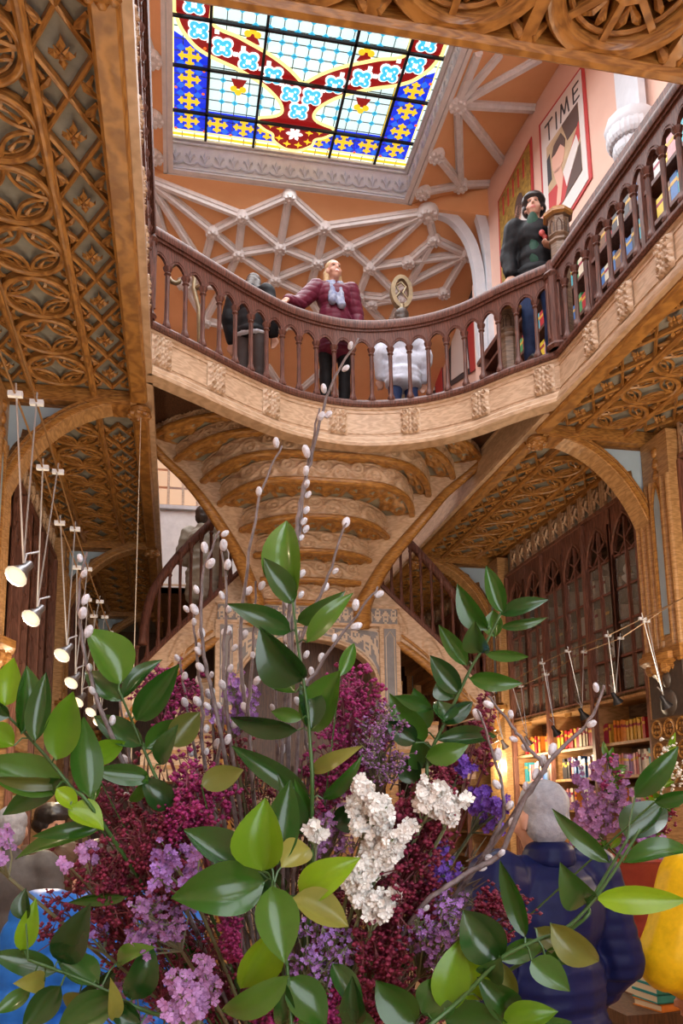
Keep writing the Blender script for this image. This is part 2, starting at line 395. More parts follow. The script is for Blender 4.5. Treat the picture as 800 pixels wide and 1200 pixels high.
# ---- railings
BAL = MB().lathe([(.034, 0), (.04, .02), (.03, .045), (.021, .08), (.019, .3), (.021, .45), (.019, .475), (.031, .49), (.022, .505), (.036, .53), (.041, .55)], 8).mesh('baluster', MAHOG, 'auto')
SPC = .186
def arch_mesh(w=SPC, h=.215):
    b = MB(); a = w / 2 - .014; n = 6; R = 1.28 * a; cxx = R - a          # two-centred pointed arch
    ang = math.acos(cxx / R); L = [(cxx - R * cos(ang * i / n), R * sin(ang * i / n)) for i in range(n + 1)]
    op = [(x, z) for x, z in L] + [(-x, z) for x, z in L[::-1][1:]]
    poly = [(-w / 2, 0), (-w / 2, h), (w / 2, h), (w / 2, 0)] + op[::-1]
    M = Matrix(((1, 0, 0, 0), (0, 0, -1, .014), (0, 1, 0, 0), (0, 0, 0, 1))); b.prism(poly, .028, M)
    b.tube([(x * .96, -.016, z * .98) for x, z in op], .008, 4); b.tube([(x * 1.1, -.016, z * 1.12 + .008) for x, z in op], .005, 4)
    return b.mesh('arcade_arch', MAHOG, 'auto')
ARCH = arch_mesh()
def railing(path, label, post_start=False, post_end=False):
    R = empty('gallery_railing', path[0] + V((0, 0, ZF)), label, 'railing')
    mk('handrail', MB().sweep(path, RPROF), MAHOG, R, smooth='auto')
    mk('rail_moulding', MB().sweep(path, [(-.03, 6.225), (.03, 6.225), (.03, 6.252), (-.03, 6.252)]), MAHOG, R)
    P = resample(path, SPC)
    for i, p in enumerate(P):
        if (post_start and i == 0) or (post_end and i == len(P) - 1): continue
        obj('baluster', BAL, R, T(p + V((0, 0, 5.5))))
    for a, c in zip(P, P[1:]):
        M = frame((a + c) / 2 + V((0, 0, 6.03)), c - a, (0, 0, 1)); M = M @ Matrix.Diagonal(((c - a).length / SPC, 1, 1, 1)); obj('arcade_arch', ARCH, R, M)
    return R
railing(CURVE, 'curved mahogany railing with pointed arches across the stair landing')
railing(RPATH, 'straight mahogany railing with pointed arches along the right gallery', True)
railing(LPATH, 'dark railing seen edge-on along the left gallery')
def post(name, x, y, z0, z1, label, w=.07):
    P = empty(name, (x, y, z0), label, 'post')
    mk('shaft', MB().sweep([(x, y, z0), (x, y, z1)], [(-w, -w * .6), (-w * .6, -w), (w * .6, -w), (w, -w * .6), (w, w * .6), (w * .6, w), (-w * .6, w), (-w, w * .6)], up=(0, 1, 0)), MAHOG, P)
    for z in (z0 + .03, z1 - .12): mk('collar', MB().lathe([(w * 1.2, z - .03), (w * 1.5, z), (w * 1.2, z + .03)], 8, T(x, y, 0)), MAHOG, P)
    for a in range(4):
        d = V((cos(a * pi / 2), sin(a * pi / 2), 0)); mk('flute', MB().tube([V((x, y, z0 + .1)) + d * w, V((x, y, z1 - .2)) + d * w], .014, 5), MAHOG, P)
    return P
post('corner_post', XR, 6.18, ZF, 6.33, 'fluted mahogany corner post where curved railing meets right railing')
post('corner_post', XL, 6.30, ZF, 6.33, 'dark corner post where curved railing meets left railing', .05)
NEWEL = mat('newel_brown', (.25, .16, .10), .45, 'wood', (.13, .08, .05), 6, .1)
def newel(x, y, z0, z1, label):
    P = empty('newel_post', (x, y, z0), label, 'newel')
    h = z1 - z0
    mk('shaft', MB().lathe([(.085, z0), (.085, z1 - .34), (.1, z1 - .32), (.1, z1 - .3), (.085, z1 - .29)], 8, T(x, y, 0)), NEWEL, P)
    mk('head', MB().lathe([(.085, z1 - .29), (.105, z1 - .26), (.09, z1 - .24), (.1, z1 - .09), (.12, z1 - .08)], 8, T(x, y, 0)), NEWEL, P)
    for k in range(8):
        a = k * pi / 4 + pi / 8; d = V((cos(a), sin(a), 0)); n = V((-sin(a), cos(a), 0)); c = V((x, y, z1 - .24)) + d * .09
        mk('carved_panel', MB().tube([c - n * .022, c - n * .024 + V((0, 0, .08)), c + V((0, 0, .125)), c + n * .024 + V((0, 0, .08)), c + n * .022], .006, 4), DARK, P)
    mk('cap', MB().lathe([(.12, z1 - .08), (.14, z1 - .06), (.14, z1 - .03), (.11, z1), (.02, z1 + .01)], 8, T(x, y, 0)), GOLDOAK, P)
newel(3.38, 6.38, 5.48, 7.02, 'tall octagonal carved newel post with pale cap behind the corner')
newel(3.0, 6.75, 5.48, 6.25, 'lower octagonal newel post seen through the curved railing')

# ---- cross arches with blue-grey spandrels
PIERO = mat('pier_oak', (.54, .32, .14), .38, 'wood', (.34, .185, .07), 7, .12)
def half_arch(side, Y):
    f = (lambda x: x) if side == 'left' else mx
    c = lambda k: [(f(-.38 - (1.1 + k) * sin(a)), 3.6 + (1.39 + k) * cos(a)) for a in [i / 20 * pi / 2 for i in range(21)]]
    A = empty('archway', (f(-1.45), Y, 0), None, None)
    n, pth = 21, c(0); out = c(.1)
    def ring(k0, k1, y0, y1, nm, m):
        b = MB(); i0, o0 = c(k0), c(k1)
        for i in range(20):
            p = [i0[i], i0[i + 1], o0[i + 1], o0[i]]
            b.add([(x, y0, z) for x, z in p] + [(x, y1, z) for x, z in p], [(0, 1, 2, 3), (4, 7, 6, 5), (0, 4, 5, 1), (3, 2, 6, 7)])
        return mk(nm, b, m, A)
    ring(0, .1, Y - .11, Y + .11, 'arch_band', PIERO); ring(.015, .05, Y - .13, Y + .13, 'arch_moulding', GOLDOAK); ring(.07, .09, Y - .125, Y + .125, 'arch_moulding', OAK)
    sp = [(f(-1.56), 5.0)] + [(f(-.45), 5.0)] + [p for p in out if p[1] > 3.7]; sp = sp[:2] + [p for p in sp[2:] if .08 < abs(p[0] - f(-.38)) < 1.16] + [(f(-1.56), 3.75)]
    M = Matrix(((1, 0, 0, 0), (0, 0, 1, 0), (0, 1, 0, 0), (0, 0, 0, 1)))
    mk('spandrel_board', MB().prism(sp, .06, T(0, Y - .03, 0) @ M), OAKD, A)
    t = [(-.86, 4.93), (-1.46, 4.93), (-1.47, 4.86), (-1.42, 4.82), (-1.40, 4.77), (-1.44, 4.73), (-1.48, 4.70), (-1.48, 4.42), (-1.40, 4.50), (-1.36, 4.58), (-1.30, 4.66), (-1.29, 4.73), (-1.22, 4.71), (-1.16, 4.77), (-1.14, 4.83), (-1.05, 4.87)]
    for s in (-1, 1): mk('spandrel_panel', MB().prism([(f(x), z) for x, z in t], .012, T(0, Y - .006 + s * .031, 0) @ M), BLUEP, A)
    for z in (5.0,): mk('head_rail', MB().box(min(f(-1.56), f(-.43)), max(f(-1.56), f(-.43)), Y - .12, Y + .12, 4.965, 5.09), OAK, A)
    # wall pier below, its broad face to the nave
    a, b2 = sorted((f(-1.40), f(-1.72))); xf = f(-1.40); sg = 1 if side == 'left' else -1; ya = Y - .46
    mk('pier', MB().box(a, b2, ya, Y + .13, 0, 4.97), PIERO, A)
    for y in (ya + .03, ya + .12, ya + .30, Y - .08, Y + .02, Y + .1): mk('pier_shaft', MB().tube([(xf, y, 2.95), (xf, y, 4.55)], .026, 8), PIERO, A, smooth='auto')
    M2 = Matrix(((0, 0, sg, xf), (1, 0, 0, ya + .21), (0, 1, 0, 0), (0, 0, 0, 1)))
    mk('pier_panel', MB().prism([(-.05, 3.1), (.05, 3.1), (.05, 4.3), (.03, 4.4), (0, 4.47), (-.03, 4.4), (-.05, 4.3)], .012, M2), BLUEP, A)
    mk('pier_panel_head', MB().tube([M2 @ V(p) for p in ((-.07, 3.05, .01), (-.07, 4.3, .01), (-.04, 4.43, .01), (0, 4.52, .01), (.04, 4.43, .01), (.07, 4.3, .01), (.07, 3.05, .01))], .016, 6), GOLDOAK, A)
    for k in range(3): mk('pier_carving', MB().ball((xf, ya + .21, 4.6 + .11 * k), (.03, .05, .055), 8, 6), OAK, A, smooth=True)
    # corbel
    b = MB(); b.lathe([(.02, 2.55), (.06, 2.6), (.09, 2.72), (.15, 2.82), (.19, 2.86), (.19, 2.92), (.1, 2.94)], 8, T(f(-1.42), Y - .16, 0) @ Matrix.Diagonal((1, 1.7, 1, 1))); mk('corbel', b, OAK, A, smooth='auto')
    for k in range(5):
        a = pi * (k + .5) / 5 + (-pi / 2 if side == 'left' else pi / 2); mk('corbel_leaf', MB().ball((f(-1.42) + .12 * cos(a), Y - .16 + .2 * sin(a), 2.8), (.045, .06, .06), 6, 4), OAK, A)
    return A
for Y, w_ in zip(YA, ('nearest', 'middle', 'farthest')):
    for s in ('left', 'right'):
        A = half_arch(s, Y); A['kind'] = 'structure'; A.name = 'trim_archway_' + s
# ------------------------------------------------------------------ the double staircase seen from below
STAIR = empty('staircase', (CX, 9.2, 0), 'carved oak double staircase with scalloped steps rising to the gallery', 'staircase')
SZ = [5.47, 5.35, 5.2, 4.99, 4.77, 4.55, 4.33, 4.11, 3.89, 3.68]
SE = [None, (-.25, 8.16), (0, 8.37), (.27, 8.43), (.46, 8.45), (.71, 8.6), (.87, 8.8), (.945, 8.98), (.955, 9.08), (.955, 9.2)]
SCY = [None, 7.5, 7.5, 7.52, 7.64, 8.06, 8.53, 8.9, 9.08, 9.22]
def arc(k, n=36):
    xe, ye = SE[k]; hw = CX - xe + .05
    return [V((CX + hw * u, SCY[k] + (ye - SCY[k]) * abs(u) ** (4.2 if k < 5 else 2.8), 0)) for u in [-1 + 2 * i / n for i in range(n + 1)]]
def vine(u, v):                              # scrolling foliage, 0..1 height
    p = u % 1.0; x = (p - .5)
    c = .5 + .22 * sin(2 * pi * u)
    s = .8 * exp(-((v - c) / .08) ** 2)
    for q, cy in ((.25, .36), (.75, .64)):
        d = sqrt(((p - q) * 1.1) ** 2 + ((v - cy) * .8) ** 2); s += exp(-((d - .16) / .06) ** 2) * .8 + exp(-(d / .06) ** 2)
    return min(1.2, s)
SOFF = mat('carved_oak_leaves', (.46, .23, .06), .42, 'wood', (.24, .11, .03), 7, .1)
STEPG = mat('stair_grey_paint', (.34, .34, .29), .7, 'noise', (.25, .25, .21), 9, .05)
for k in range(1, 9):
    A = arc(k); B = arc(k + 1); z0, z1 = SZ[k], SZ[k - 1]; n = 36
    def P(L, u): i = min(n - 1, int(u * n)); return L[i].lerp(L[i + 1], u * n - i)
    wd = (A[-1] - A[0]).length
    hb = max(.12, z1 - z0); rep = max(3, round(wd / (hb * 1.7)))
    def riser(u, v):
        p = P(A, u); e = P(A, min(1, u + .01)) - P(A, max(0, u - .01)); nn = V((e.y, -e.x, 0)).normalized()
        edge = min(1, min(v, 1 - v) / .12)
        return p + nn * (.002 + .042 * vine(u * rep, v) * edge) + V((0, 0, z0 + v * (hb + .02)))
    S = mk('stair_step', MB().grid(riser, rep * 28, 22), PALE, STAIR, smooth=True)
    mk('nosing', MB().sweep([p + V((0, 0, z0)) for p in A], [(-.02, .03), (-.02, -.03), (.0, -.035), (.03, -.03), (.045, -.012), (.045, .012), (.03, .028)]), GOLDOAK, S, smooth='auto')
    mk('nosing_bead', MB().sweep([p + V((0, 0, z1 - .012)) for p in A], [(-.02, -.012), (.022, -.012), (.028, 0), (.022, .012), (-.02, .012)]), PALE, S)
    dep = max((P(B, .5) - P(A, .5)).length, .2); r2 = max(4, round(wd / .42))
    def leafh(u, v):
        a = u * r2; p = a % 1 - .5; s = 0
        for q, w2, ph in ((0, .5, 0), (-.25, .3, .2), (.25, .3, .2)):
            d = sqrt(((p - q) * 1.2) ** 2 + ((v - w2 - .1) * .8) ** 2); s += exp(-((d - .16) / .06) ** 2)
        s += .6 * exp(-(p / .06) ** 2) + .4 * exp(-((abs(p) - .5) / .07) ** 2)
        return min(1, s)
    def soff(u, v):
        h = leafh(u, v); p = P(A, u).lerp(P(B, u), v); return (p.x, p.y, z0 + .015 - .045 * h * min(1, min(v, 1 - v) * 8 + .1))
    mk('step_soffit', MB().grid(soff, r2 * 16, 14, matfn=lambda u, v: 0 if leafh(u, v) > .28 else 1), [SOFF, STEPG], S, smooth=True)

# stringers: ribbons along the step ends, their lower edge a golden moulding
OPX = [(166, 500), (192, 533), (220, 560), (243, 588), (266, 622), (283, 652), (296, 684), (303, 706), (303, 730)]
inner = [V((SE[k][0] + .01, SE[k][1] - .05, SZ[k] + .3)) for k in range(1, 10)]
inner[0] = V((-.27, 7.95, 5.5))
lower = [atY(SE[k][1] - .06, *OPX[k - 1]) for k in range(1, 10)]
lower[-1] = V((lower[-2].x - .01, lower[-1].y, lower[-1].z))
I_, L_ = spline(inner, 5), spline(lower, 5)
def mir(p): return V((mx(p.x), p.y, p.z))
for s in (0, 1):
    i_, l_ = ([mir(p) for p in I_], [mir(p) for p in L_]) if s else (I_, L_); sg = 1 if s else -1
    n = len(i_); b = MB()
    b.add([p for p in i_] + [p for p in l_] + [p + V((sg * .09, .06, 0)) for p in i_] + [p + V((sg * .09, .06, 0)) for p in l_],
          [f for k in range(n - 1) for f in ((k, k + 1, n + k + 1, n + k), (2 * n + k, 3 * n + k, 3 * n + k + 1, 2 * n + k + 1), (n + k, n + k + 1, 3 * n + k + 1, 3 * n + k))])
    W = mk('stringer', b, PALE, STAIR, smooth='auto')
    mk('stringer_moulding', MB().tube([p + V((sg * .03, 0, -.01)) for p in l_], [.045 + .075 * min(1, (k / n) ** 2) for k in range(n)], 8), GOLDOAK, W, smooth=True)

# lower flights with carved outer faces and balusters
BPX = [(297, 652), (281, 669), (258, 691), (235, 712), (210, 735), (185, 759), (160, 785), (140, 812)]
RPX = [(285, 577), (262, 600), (240, 620), (218, 642), (198, 665), (180, 692), (171, 722), (167, 755)]
GPX = [(303, 722), (285, 732), (262, 745), (235, 762), (208, 785), (182, 810), (158, 838), (140, 870)]
YS = [9.25, 9.22, 9.18, 9.12, 9.05, 8.97, 8.88, 8.8]
bs = spline([atY(y, *p) for y, p in zip(YS, BPX)], 4); rs = spline([atY(y, *p) for y, p in zip(YS, RPX)], 4); gs = spline([atY(y - .05, *p) for y, p in zip(YS, GPX)], 4)
for s in (0, 1):
    fb = (lambda L: [mir(p) for p in L]) if s else (lambda L: L)
    B_, R_, G_ = fb(bs), fb(rs), fb(gs); n = len(B_)
    F = obj('lower_flight', None, STAIR, T(B_[n // 2]))
    def face(u, v):
        i = min(n - 2, int(u * (n - 1))); t = u * (n - 1) - i
        p = B_[i].lerp(B_[i + 1], t); g = G_[i].lerp(G_[i + 1], t); c = g.lerp(p, v)
        e = min(1, min(v, 1 - v) * 8); h = vine(u * 4, v) if (u * 4) % 1 < .55 else .0
        return c + V((0, -.04 * h * e, 0))
    mk('carved_side', MB().grid(face, 120, 24), PALE, F, smooth=True)
    mk('lower_moulding', MB().tube(G_, .05, 8), GOLDOAK, F, smooth=True)
    mk('side_bead', MB().tube([g.lerp(p, .25) + V((0, -.01, 0)) for g, p in zip(G_, B_)], .018, 6), GOLDOAK, F)
    mk('base_rail', MB().tube(B_, .032, 6), MAHOG, F); mk('handrail', MB().tube([p for p in R_], .05, 8), MAHOG, F, smooth=True)
    for i in range(2, n - 1, 2):
        a, c = B_[i], R_[i]
        if c.z - a.z < .15: continue
        top = V((a.x, a.y, c.z + (R_[min(n - 1, i + 1)].z - c.z) * 0))
        # find the rail height straight above this foot
        j = min(range(n), key=lambda q: abs(R_[q].x - a.x)); hgt = R_[j].z - a.z
        if hgt < .25: continue
        obj('baluster', BAL, F, T(a) @ Matrix.Diagonal((.85, .85, hgt / .56, 1)))
    b = MB()                                                     # treads behind the railing
    for i in range(0, n - 2, 2):
        a, c = B_[i], B_[i + 2]; x0, x1 = sorted((a.x, c.x)); b.box(x0, x1, a.y + .06, 10.3, a.z - .3, a.z - .05)
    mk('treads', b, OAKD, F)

# base portico with grey scroll panels under the waist
YB = 9.12
zt, zb_, za, zsp, zlo = [atY(YB, 380, y).z for y in (710, 732, 748, 802, 830)]
ho, hi_ = 1.03, .80
PORT = obj('portico', None, STAIR, T(CX, YB, 0))
PANG = mat('portico_grey', (.25, .25, .27), .6, 'noise', (.19, .19, .21), 10, .05); CREAM = mat('carved_cream_line', (.62, .52, .42), .6, 'noise', (.52, .42, .33), 10, .05)
b = MB(); n = 20                                                 # arch head
arcp = [(hi_ * cos(pi * i / n), zsp + (za - zsp) * sin(pi * i / n)) for i in range(n + 1)]
MF = Matrix(((1, 0, 0, CX), (0, 0, 1, YB), (0, 1, 0, 0), (0, 0, 0, 1)))
mk('arch_head', MB().prism([(ho, zb_), (ho, zsp)] + arcp + [(-ho, zsp), (-ho, zb_)][::1], .25, MF), PALE, PORT)
mk('arch_moulding', MB().tube([MF @ V((x, z, -.01)) for x, z in arcp], .022, 6), PALE, PORT)
def scroll(u, v, rep): return min(1, vine(u * rep, v))
for s in (-1, 1):                                                # spandrels with scrolls
    def sp(u, v):
        x = s * (hi_ * .05 + (hi_ + .08 - hi_ * .05) * u); xx = min(hi_, abs(x)); lo = zsp + (za - zsp) * sqrt(max(0, 1 - (xx / hi_) ** 2)) + .035
        z = lo + (zb_ - .03 - lo) * v; h = scroll(u * .999, v, 3)
        return (CX + x, YB - .008 - .012 * h, z)
    mk('spandrel_scroll', MB().grid(sp, 40, 12, matfn=lambda u, v: 0 if scroll(u, v, 3) > .45 or min(v, 1 - v) < .08 else 1), [CREAM, PANG], PORT)
    x0 = CX + s * .93
    P_ = mk('portico_post', MB().box(x0 - .12, x0 + .12, YB - .05, YB + .2, zlo - .08, zb_), PALE, PORT)
    mk('post_panel', MB().box(x0 - .07, x0 + .07, YB - .06, YB - .05, zsp - .25, zb_ - .04), PANG, P_)
    mk('panel_line', MB().tube([(x0 - .05, YB - .06, zsp - .22), (x0 - .05, YB - .06, zb_ - .14), (x0, YB - .06, zb_ - .07), (x0 + .05, YB - .06, zb_ - .14), (x0 + .05, YB - .06, zsp - .22)], .007, 4, closed=True), CREAM, P_)
    mk('post_capital', MB().lathe([(.1, zlo - .3), (.1, zlo - .24), (.15, zlo - .16), (.15, zlo - .1), (.17, zlo - .08)], 10, T(x0, YB + .06, 0)), GOLDOAK, P_)
    mk('post_column', MB().lathe([(.13, 0), (.13, .1), (.09, .14), (.085, zlo - .3), (.1, zlo - .28)], 10, T(x0, YB + .06, 0)), GOLDOAK, P_)
def fr(u, v):
    h = scroll(u, v, 11); return (CX - ho + 2 * ho * u, YB - .03 - .012 * h, zb_ + (zt - zb_) * v)
mk('scroll_frieze', MB().grid(fr, 132, 10, matfn=lambda u, v: 0 if scroll(u, v, 11) > .45 or min(v, 1 - v) < .1 else 1), [CREAM, PANG], PORT)
mk('frieze_body', MB().box(CX - ho, CX + ho, YB - .015, YB + .3, zb_, zt + .02), PALE, PORT)
for z in (zb_, zt): mk('frieze_bead', MB().box(CX - ho - .02, CX + ho + .02, YB - .06, YB + .1, z - .015, z + .015), PALE, PORT)
for i in range(9):                                               # first flight going up behind the portico
    z = .22 * (i + 1); mk('tread', MB().box(CX - 1.25, CX + 1.25, 10.0 + .16 * i, 11.8, z - .22, z), PALE if i % 2 else OAK, PORT)
for i in range(7):
    z = 1.9 + .17 * i
    for s in (-1, 1):
        x0, x1 = sorted((CX + s * 1.05, CX + s * (1.95 - .12 * i))); mk('side_tread', MB().box(x0, x1, 9.2 + .08 * i, 10.3, z, z + .17), PALE, PORT); mk('side_nosing', MB().box(x0, x1, 9.17 + .08 * i, 9.25 + .08 * i, z + .13, z + .175), GOLDOAK, PORT)
mk('arch_shade_sheet', MB().box(CX - .92, CX + .92, 9.98, 10.0, zlo - .6, zt), DARK, PORT)  # dark sheet standing in for the shade inside the arch opening
# ------------------------------------------------------------------ upper storey: skylight, vaults, walls
ZG, ZW, YG = 10.85, 10.25, 10.42          # glass, foot of the well, far edge of the glass
X0, X1 = CX - 1.712, CX + 1.712
def glassmat(n, c, s=1.0): return mat('stained_' + n, c, .2, emit=c, estr=s)
GS = .95
G_PALE = glassmat('pale', (.60, .80, .80), GS); G_CYAN = glassmat('cyan', (.05, .45, .68), GS); G_BLUE = glassmat('blue', (.01, .03, .62), GS); G_BLUE2 = glassmat('light_blue', (.02, .12, .70), GS)
G_RED = glassmat('red', (.20, .006, .006), GS); G_YEL = glassmat('yellow', (.78, .50, .02), GS); G_WHITE = glassmat('white', (.95, .95, .93), GS); G_CREAM = glassmat('cream', (.93, .80, .30), GS); G_ORANGE = glassmat('orange', (.80, .14, .02), GS)
SKY = empty('ceiling_skylight', (CX, YG, ZG), kind='structure')
def S(s, v, dz=0): return V((CX + s, YG - v, ZG - dz))
def flat(name, pts, m, dz, parent=SKY, th=.008, **k):
    b = MB(); n = len(pts); P = [S(*p, dz) for p in pts]
    return mk(name, b.add(P + [p + V((0, 0, th)) for p in P], [tuple(range(n)), tuple(range(n, 2 * n))[::-1]] + [(i, n + i, n + (i + 1) % n, (i + 1) % n) for i in range(n)]), m, parent, **k)
VB = [0, .5, 1.2, 1.88, 2.55, 3.2, 3.9, 4.6, 5.3, 6.0, 6.7, 7.4]; SB = [-1.712, -1.21, -.545, .545, 1.21, 1.712]
for i in range(len(VB) - 1):                                       # panes of pale glass
    for j in range(5): flat('glass_pane', [(SB[j], VB[i]), (SB[j + 1], VB[i]), (SB[j + 1], VB[i + 1]), (SB[j], VB[i + 1])], G_PALE, 0)
for a, c in ((-1.64, -1.2), (1.2, 1.64)):                          # blue borders
    vtop = 1.62
    flat('blue_border', [(a, .13), (c, .13), (c, 1.36 if a < 0 else 1.62), (a, 1.62 if a < 0 else 1.36)], G_BLUE, .01)
for a, c in ((-1.2, -.25), (.25, 1.2)): flat('blue_border', [(a, .13), (c, .13), (c, .5), (a, .5)], G_BLUE, .01)
flat('far_border_strip', [(-1.7, .03), (1.7, .03), (1.7, .07), (-1.7, .07)], G_YEL, .012)
for s in (-1, 1):
    flat('yellow_strip', [(s * 1.64, .1), (s * 1.66, .1), (s * 1.66, 7), (s * 1.64, 7)], G_CREAM, .013); flat('yellow_strip', [(s * 1.19, .5), (s * 1.215, .5), (s * 1.215, 1.36), (s * 1.19, 1.36)], G_YEL, .013)
    flat('yellow_strip', [(s * .25, .11), (s * 1.65, .11), (s * 1.65, .14), (s * .25, .14)], G_CREAM, .013); flat('yellow_strip', [(s * 1.19, 1.9), (s * 1.22, 1.9), (s * 1.22, 7), (s * 1.19, 7)], G_YEL, .016)
cr = []                                                            # crosses with budded arms
for k in range(4):
    a = k * pi / 2; R = lambda x, y: (x * cos(a) - y * sin(a), x * sin(a) + y * cos(a))
    cr += [R(.028, -.028), R(.085, -.022), R(.085, -.055), R(.115, -.06), R(.12, -.03), R(.155, 0), R(.12, .03), R(.115, .06), R(.085, .055), R(.085, .022)]
dia = lambda r: [(r, 0), (0, r), (-r, 0), (0, -r)]
crs = [(s * 1.445, v) for s in (-1, 1) for v in (.31, .63, .98, 1.31)] + [(s * x, .31) for s in (-1, 1) for x in (1.06, .70, .37)]
for s, v in crs:
    flat('yellow_cross', [(s + x * .95, v + y * .95) for x, y in cr], G_YEL, .02)
b = MB(); b2 = MB()
for s, v in crs:
    for dx in (-1, 1):
        for dy in (-1, 1):
            b.add([S(s + dx * .11 + x, v + dy * .11 + y, .014) for x, y in dia(.058)], [(0, 1, 2, 3)])
    b2.add([S(s + .18 + .022 * cos(t), v + .15 + .022 * sin(t), .022) for t in [i * pi / 3 for i in range(6)]], [tuple(range(6))]); b2.add([S(s - .17 + .022 * cos(t), v - .15 + .022 * sin(t), .022) for t in [i * pi / 3 for i in range(6)]], [tuple(range(6))])
mk('light_blue_lozenges', b, G_BLUE2, SKY, kind='stuff'); mk('orange_dots', b2, G_ORANGE, SKY, kind='stuff')
for s in (-1, 1):                                                  # red ribbon
    up = spline([(s * x, v, 0) for x, v in ((-1.2, 7.2), (-1.2, 2.4), (-1.2, 1.84), (-.86, 1.69), (-.47, 1.52), (-.21, 1.36), (0, 1.17))], 6)
    lo = spline([(s * x, v, 0) for x, v in ((-1.64, 7.2), (-1.64, 2.4), (-1.61, 1.84), (-1.45, 1.54), (-1.23, 1.38), (-.85, 1.24), (-.52, 1.07), (-.29, .87), (-.215, .7), (-.3, .6), (-.5, .54))], 6)
    U = resample(up, n=40); W_ = resample(lo[:-12], n=40)
    b = MB(); P = [S(p.x, p.y, .02) for p in U] + [S(p.x, p.y, .02) for p in W_]
    b.add(P, [(i, i + 1, 42 + i, 41 + i) for i in range(40)]); b.add([S(0, 1.17, .02), S(s * -.22, .9, .02), S(s * -.215, .7, .02), S(s * -.28, .56, .02), S(0, .5, .02)], [(0, 1, 2, 3, 4)])
    mk('red_ribbon', b, G_RED, SKY)
    for L in (up, lo): mk('ribbon_border', MB().sweep([S(p.x, p.y, .03) for p in L], [(-.022, 0), (.022, 0), (.022, .01), (-.022, .01)]), G_CREAM, SKY)
    flat('red_palmette', [(s * x, v) for x, v in ((0, .56), (-.3, .57), (-.5, .54), (-.54, .46), (-.42, .36), (-.3, .3), (-.26, .18), (-.12, .07), (0, .06))], G_RED, .024)
    mk('palmette_border', MB().sweep([S(p.x, p.y, .03) for p in spline([(s * x, v, 0) for x, v in ((-.5, .54), (-.54, .46), (-.42, .35), (-.3, .29), (-.27, .18), (-.12, .07), (0, .05))], 4)], [(-.02, 0), (.02, 0), (.02, .01), (-.02, .01)]), G_CREAM, SKY)
    for x, v in ((.2, .4), (.34, .44), (.2, .24), (.08, .16)):
        flat('yellow_star', [(s * (x + a_), v + c_) for a_, c_ in ((.055, 0), (.015, .015), (0, .055), (-.015, .015), (-.055, 0), (-.015, -.015), (0, -.055), (.015, -.015))], G_YEL, .034)
    for x, v, q in ((.705, 1.76, 1), (.82, .94, -1)):              # little fleurons off the ribbon
        flat('fleuron_stem', [(s * (x - .04), v), (s * (x + .04), v), (s * (x + .1), v - q * .14), (s * (x - .1), v - q * .14)], G_RED, .018)
        for dx, dy in ((0, .05), (-.06, 0), (.06, 0)): flat('fleuron_petal', [(s * (x + dx + .045 * cos(t)), v + q * dy + .045 * sin(t)) for t in [i * pi / 4 for i in range(8)]], G_YEL, .03)
    for x, v in ((1.22, 1.58), (.89, 1.45), (.56, 1.3), (.27, 1.12), (1.13, 1.72), (.8, 1.55), (.47, 1.4)):
        flat('white_square', [(s * (x + a_), v + c_) for a_, c_ in ((-.028, -.028), (.028, -.028), (.028, .028), (-.028, .028))], G_WHITE, .03)
def medal(s, v):
    q = lambda r, e: [(s + (r + e * abs(cos(2 * t)) * 0 + e * abs(sin(2 * t))) * cos(t + 0), v + (r + e * abs(sin(2 * t))) * sin(t)) for t in [i * 2 * pi / 24 for i in range(24)]]
    m = flat('medallion', q(.105, .055), G_WHITE, .034); flat('medallion_leaf', q(.082, .052), G_CYAN, .044, m); flat('medallion_core', q(.02, .022), G_WHITE, .054, m)
    for a in (1, 3, 5, 7): flat('medallion_dot', [(s + .075 * cos(a * pi / 4) + .014 * cos(t), v + .075 * sin(a * pi / 4) + .014 * sin(t)) for t in [i * pi / 3 for i in range(6)]], G_WHITE, .054, m)
for s, v in ((1.345, 1.71), (1.055, 1.525), (.725, 1.39), (.4, 1.235), (.14, 1.0), (1.41, 2.03), (1.42, 2.4), (1.42, 2.77), (1.42, 3.14)): medal(s, v); medal(-s, v)
medal(0, .74)
for a in range(6):
    t = a * pi / 3; flat('palmette_leaf', [(.02 * cos(t + 1.5), .35 + .02 * sin(t + 1.5)), (.09 * cos(t + .3), .35 + .09 * sin(t + .3)), (.12 * cos(t), .35 + .12 * sin(t)), (.09 * cos(t - .3), .35 + .09 * sin(t - .3)), (.02 * cos(t - 1.5), .35 + .02 * sin(t - 1.5))], G_WHITE, .036)
b = MB(); c = MB()                                                 # cyan lozenges and lead lines of the pale field
def inside(s, v):
    if abs(s) > 1.18 or v < .52: return False
    a = abs(s); ru = 1.17 + a * .6; rl = .87 + (a - .29) * .56
    return v > ru + .1 or (v < rl - .1 and a > .3 and v > .55)
for i in range(-7, 8):
    for j in range(2, 42):
        s, v = i * .17, .36 + j * .168
        if inside(s, v): b.add([S(s + x, v + y, .012) for x, y in dia(.045)], [(0, 1, 2, 3)])
mk('cyan_lozenges', b, G_CYAN, SKY, kind='stuff')
LEAD = mat('lead', (.16, .19, .20), .6)
for i in range(-10, 11):
    s = i * .17; c.box(CX + s - .0055, CX + s + .0055, YG - 7.4, YG, ZG - .012, ZG - .006)
for j in range(1, 44): v = .36 + (j - 2) * .168; c.box(X0, X1, YG - v - .0055, YG - v + .0055, ZG - .012, ZG - .006)
mk('lead_lines', c, LEAD, SKY, kind='stuff')
for s in SB: mk('glazing_bar', MB().box(CX + s - .017, CX + s + .017, YG - 7.4, YG, ZG - .075, ZG - .045), IRON, SKY)
for v in VB: mk('glazing_bar', MB().box(X0, X1, YG - v - .017, YG - v + .017, ZG - .075, ZG - .045), IRON, SKY)
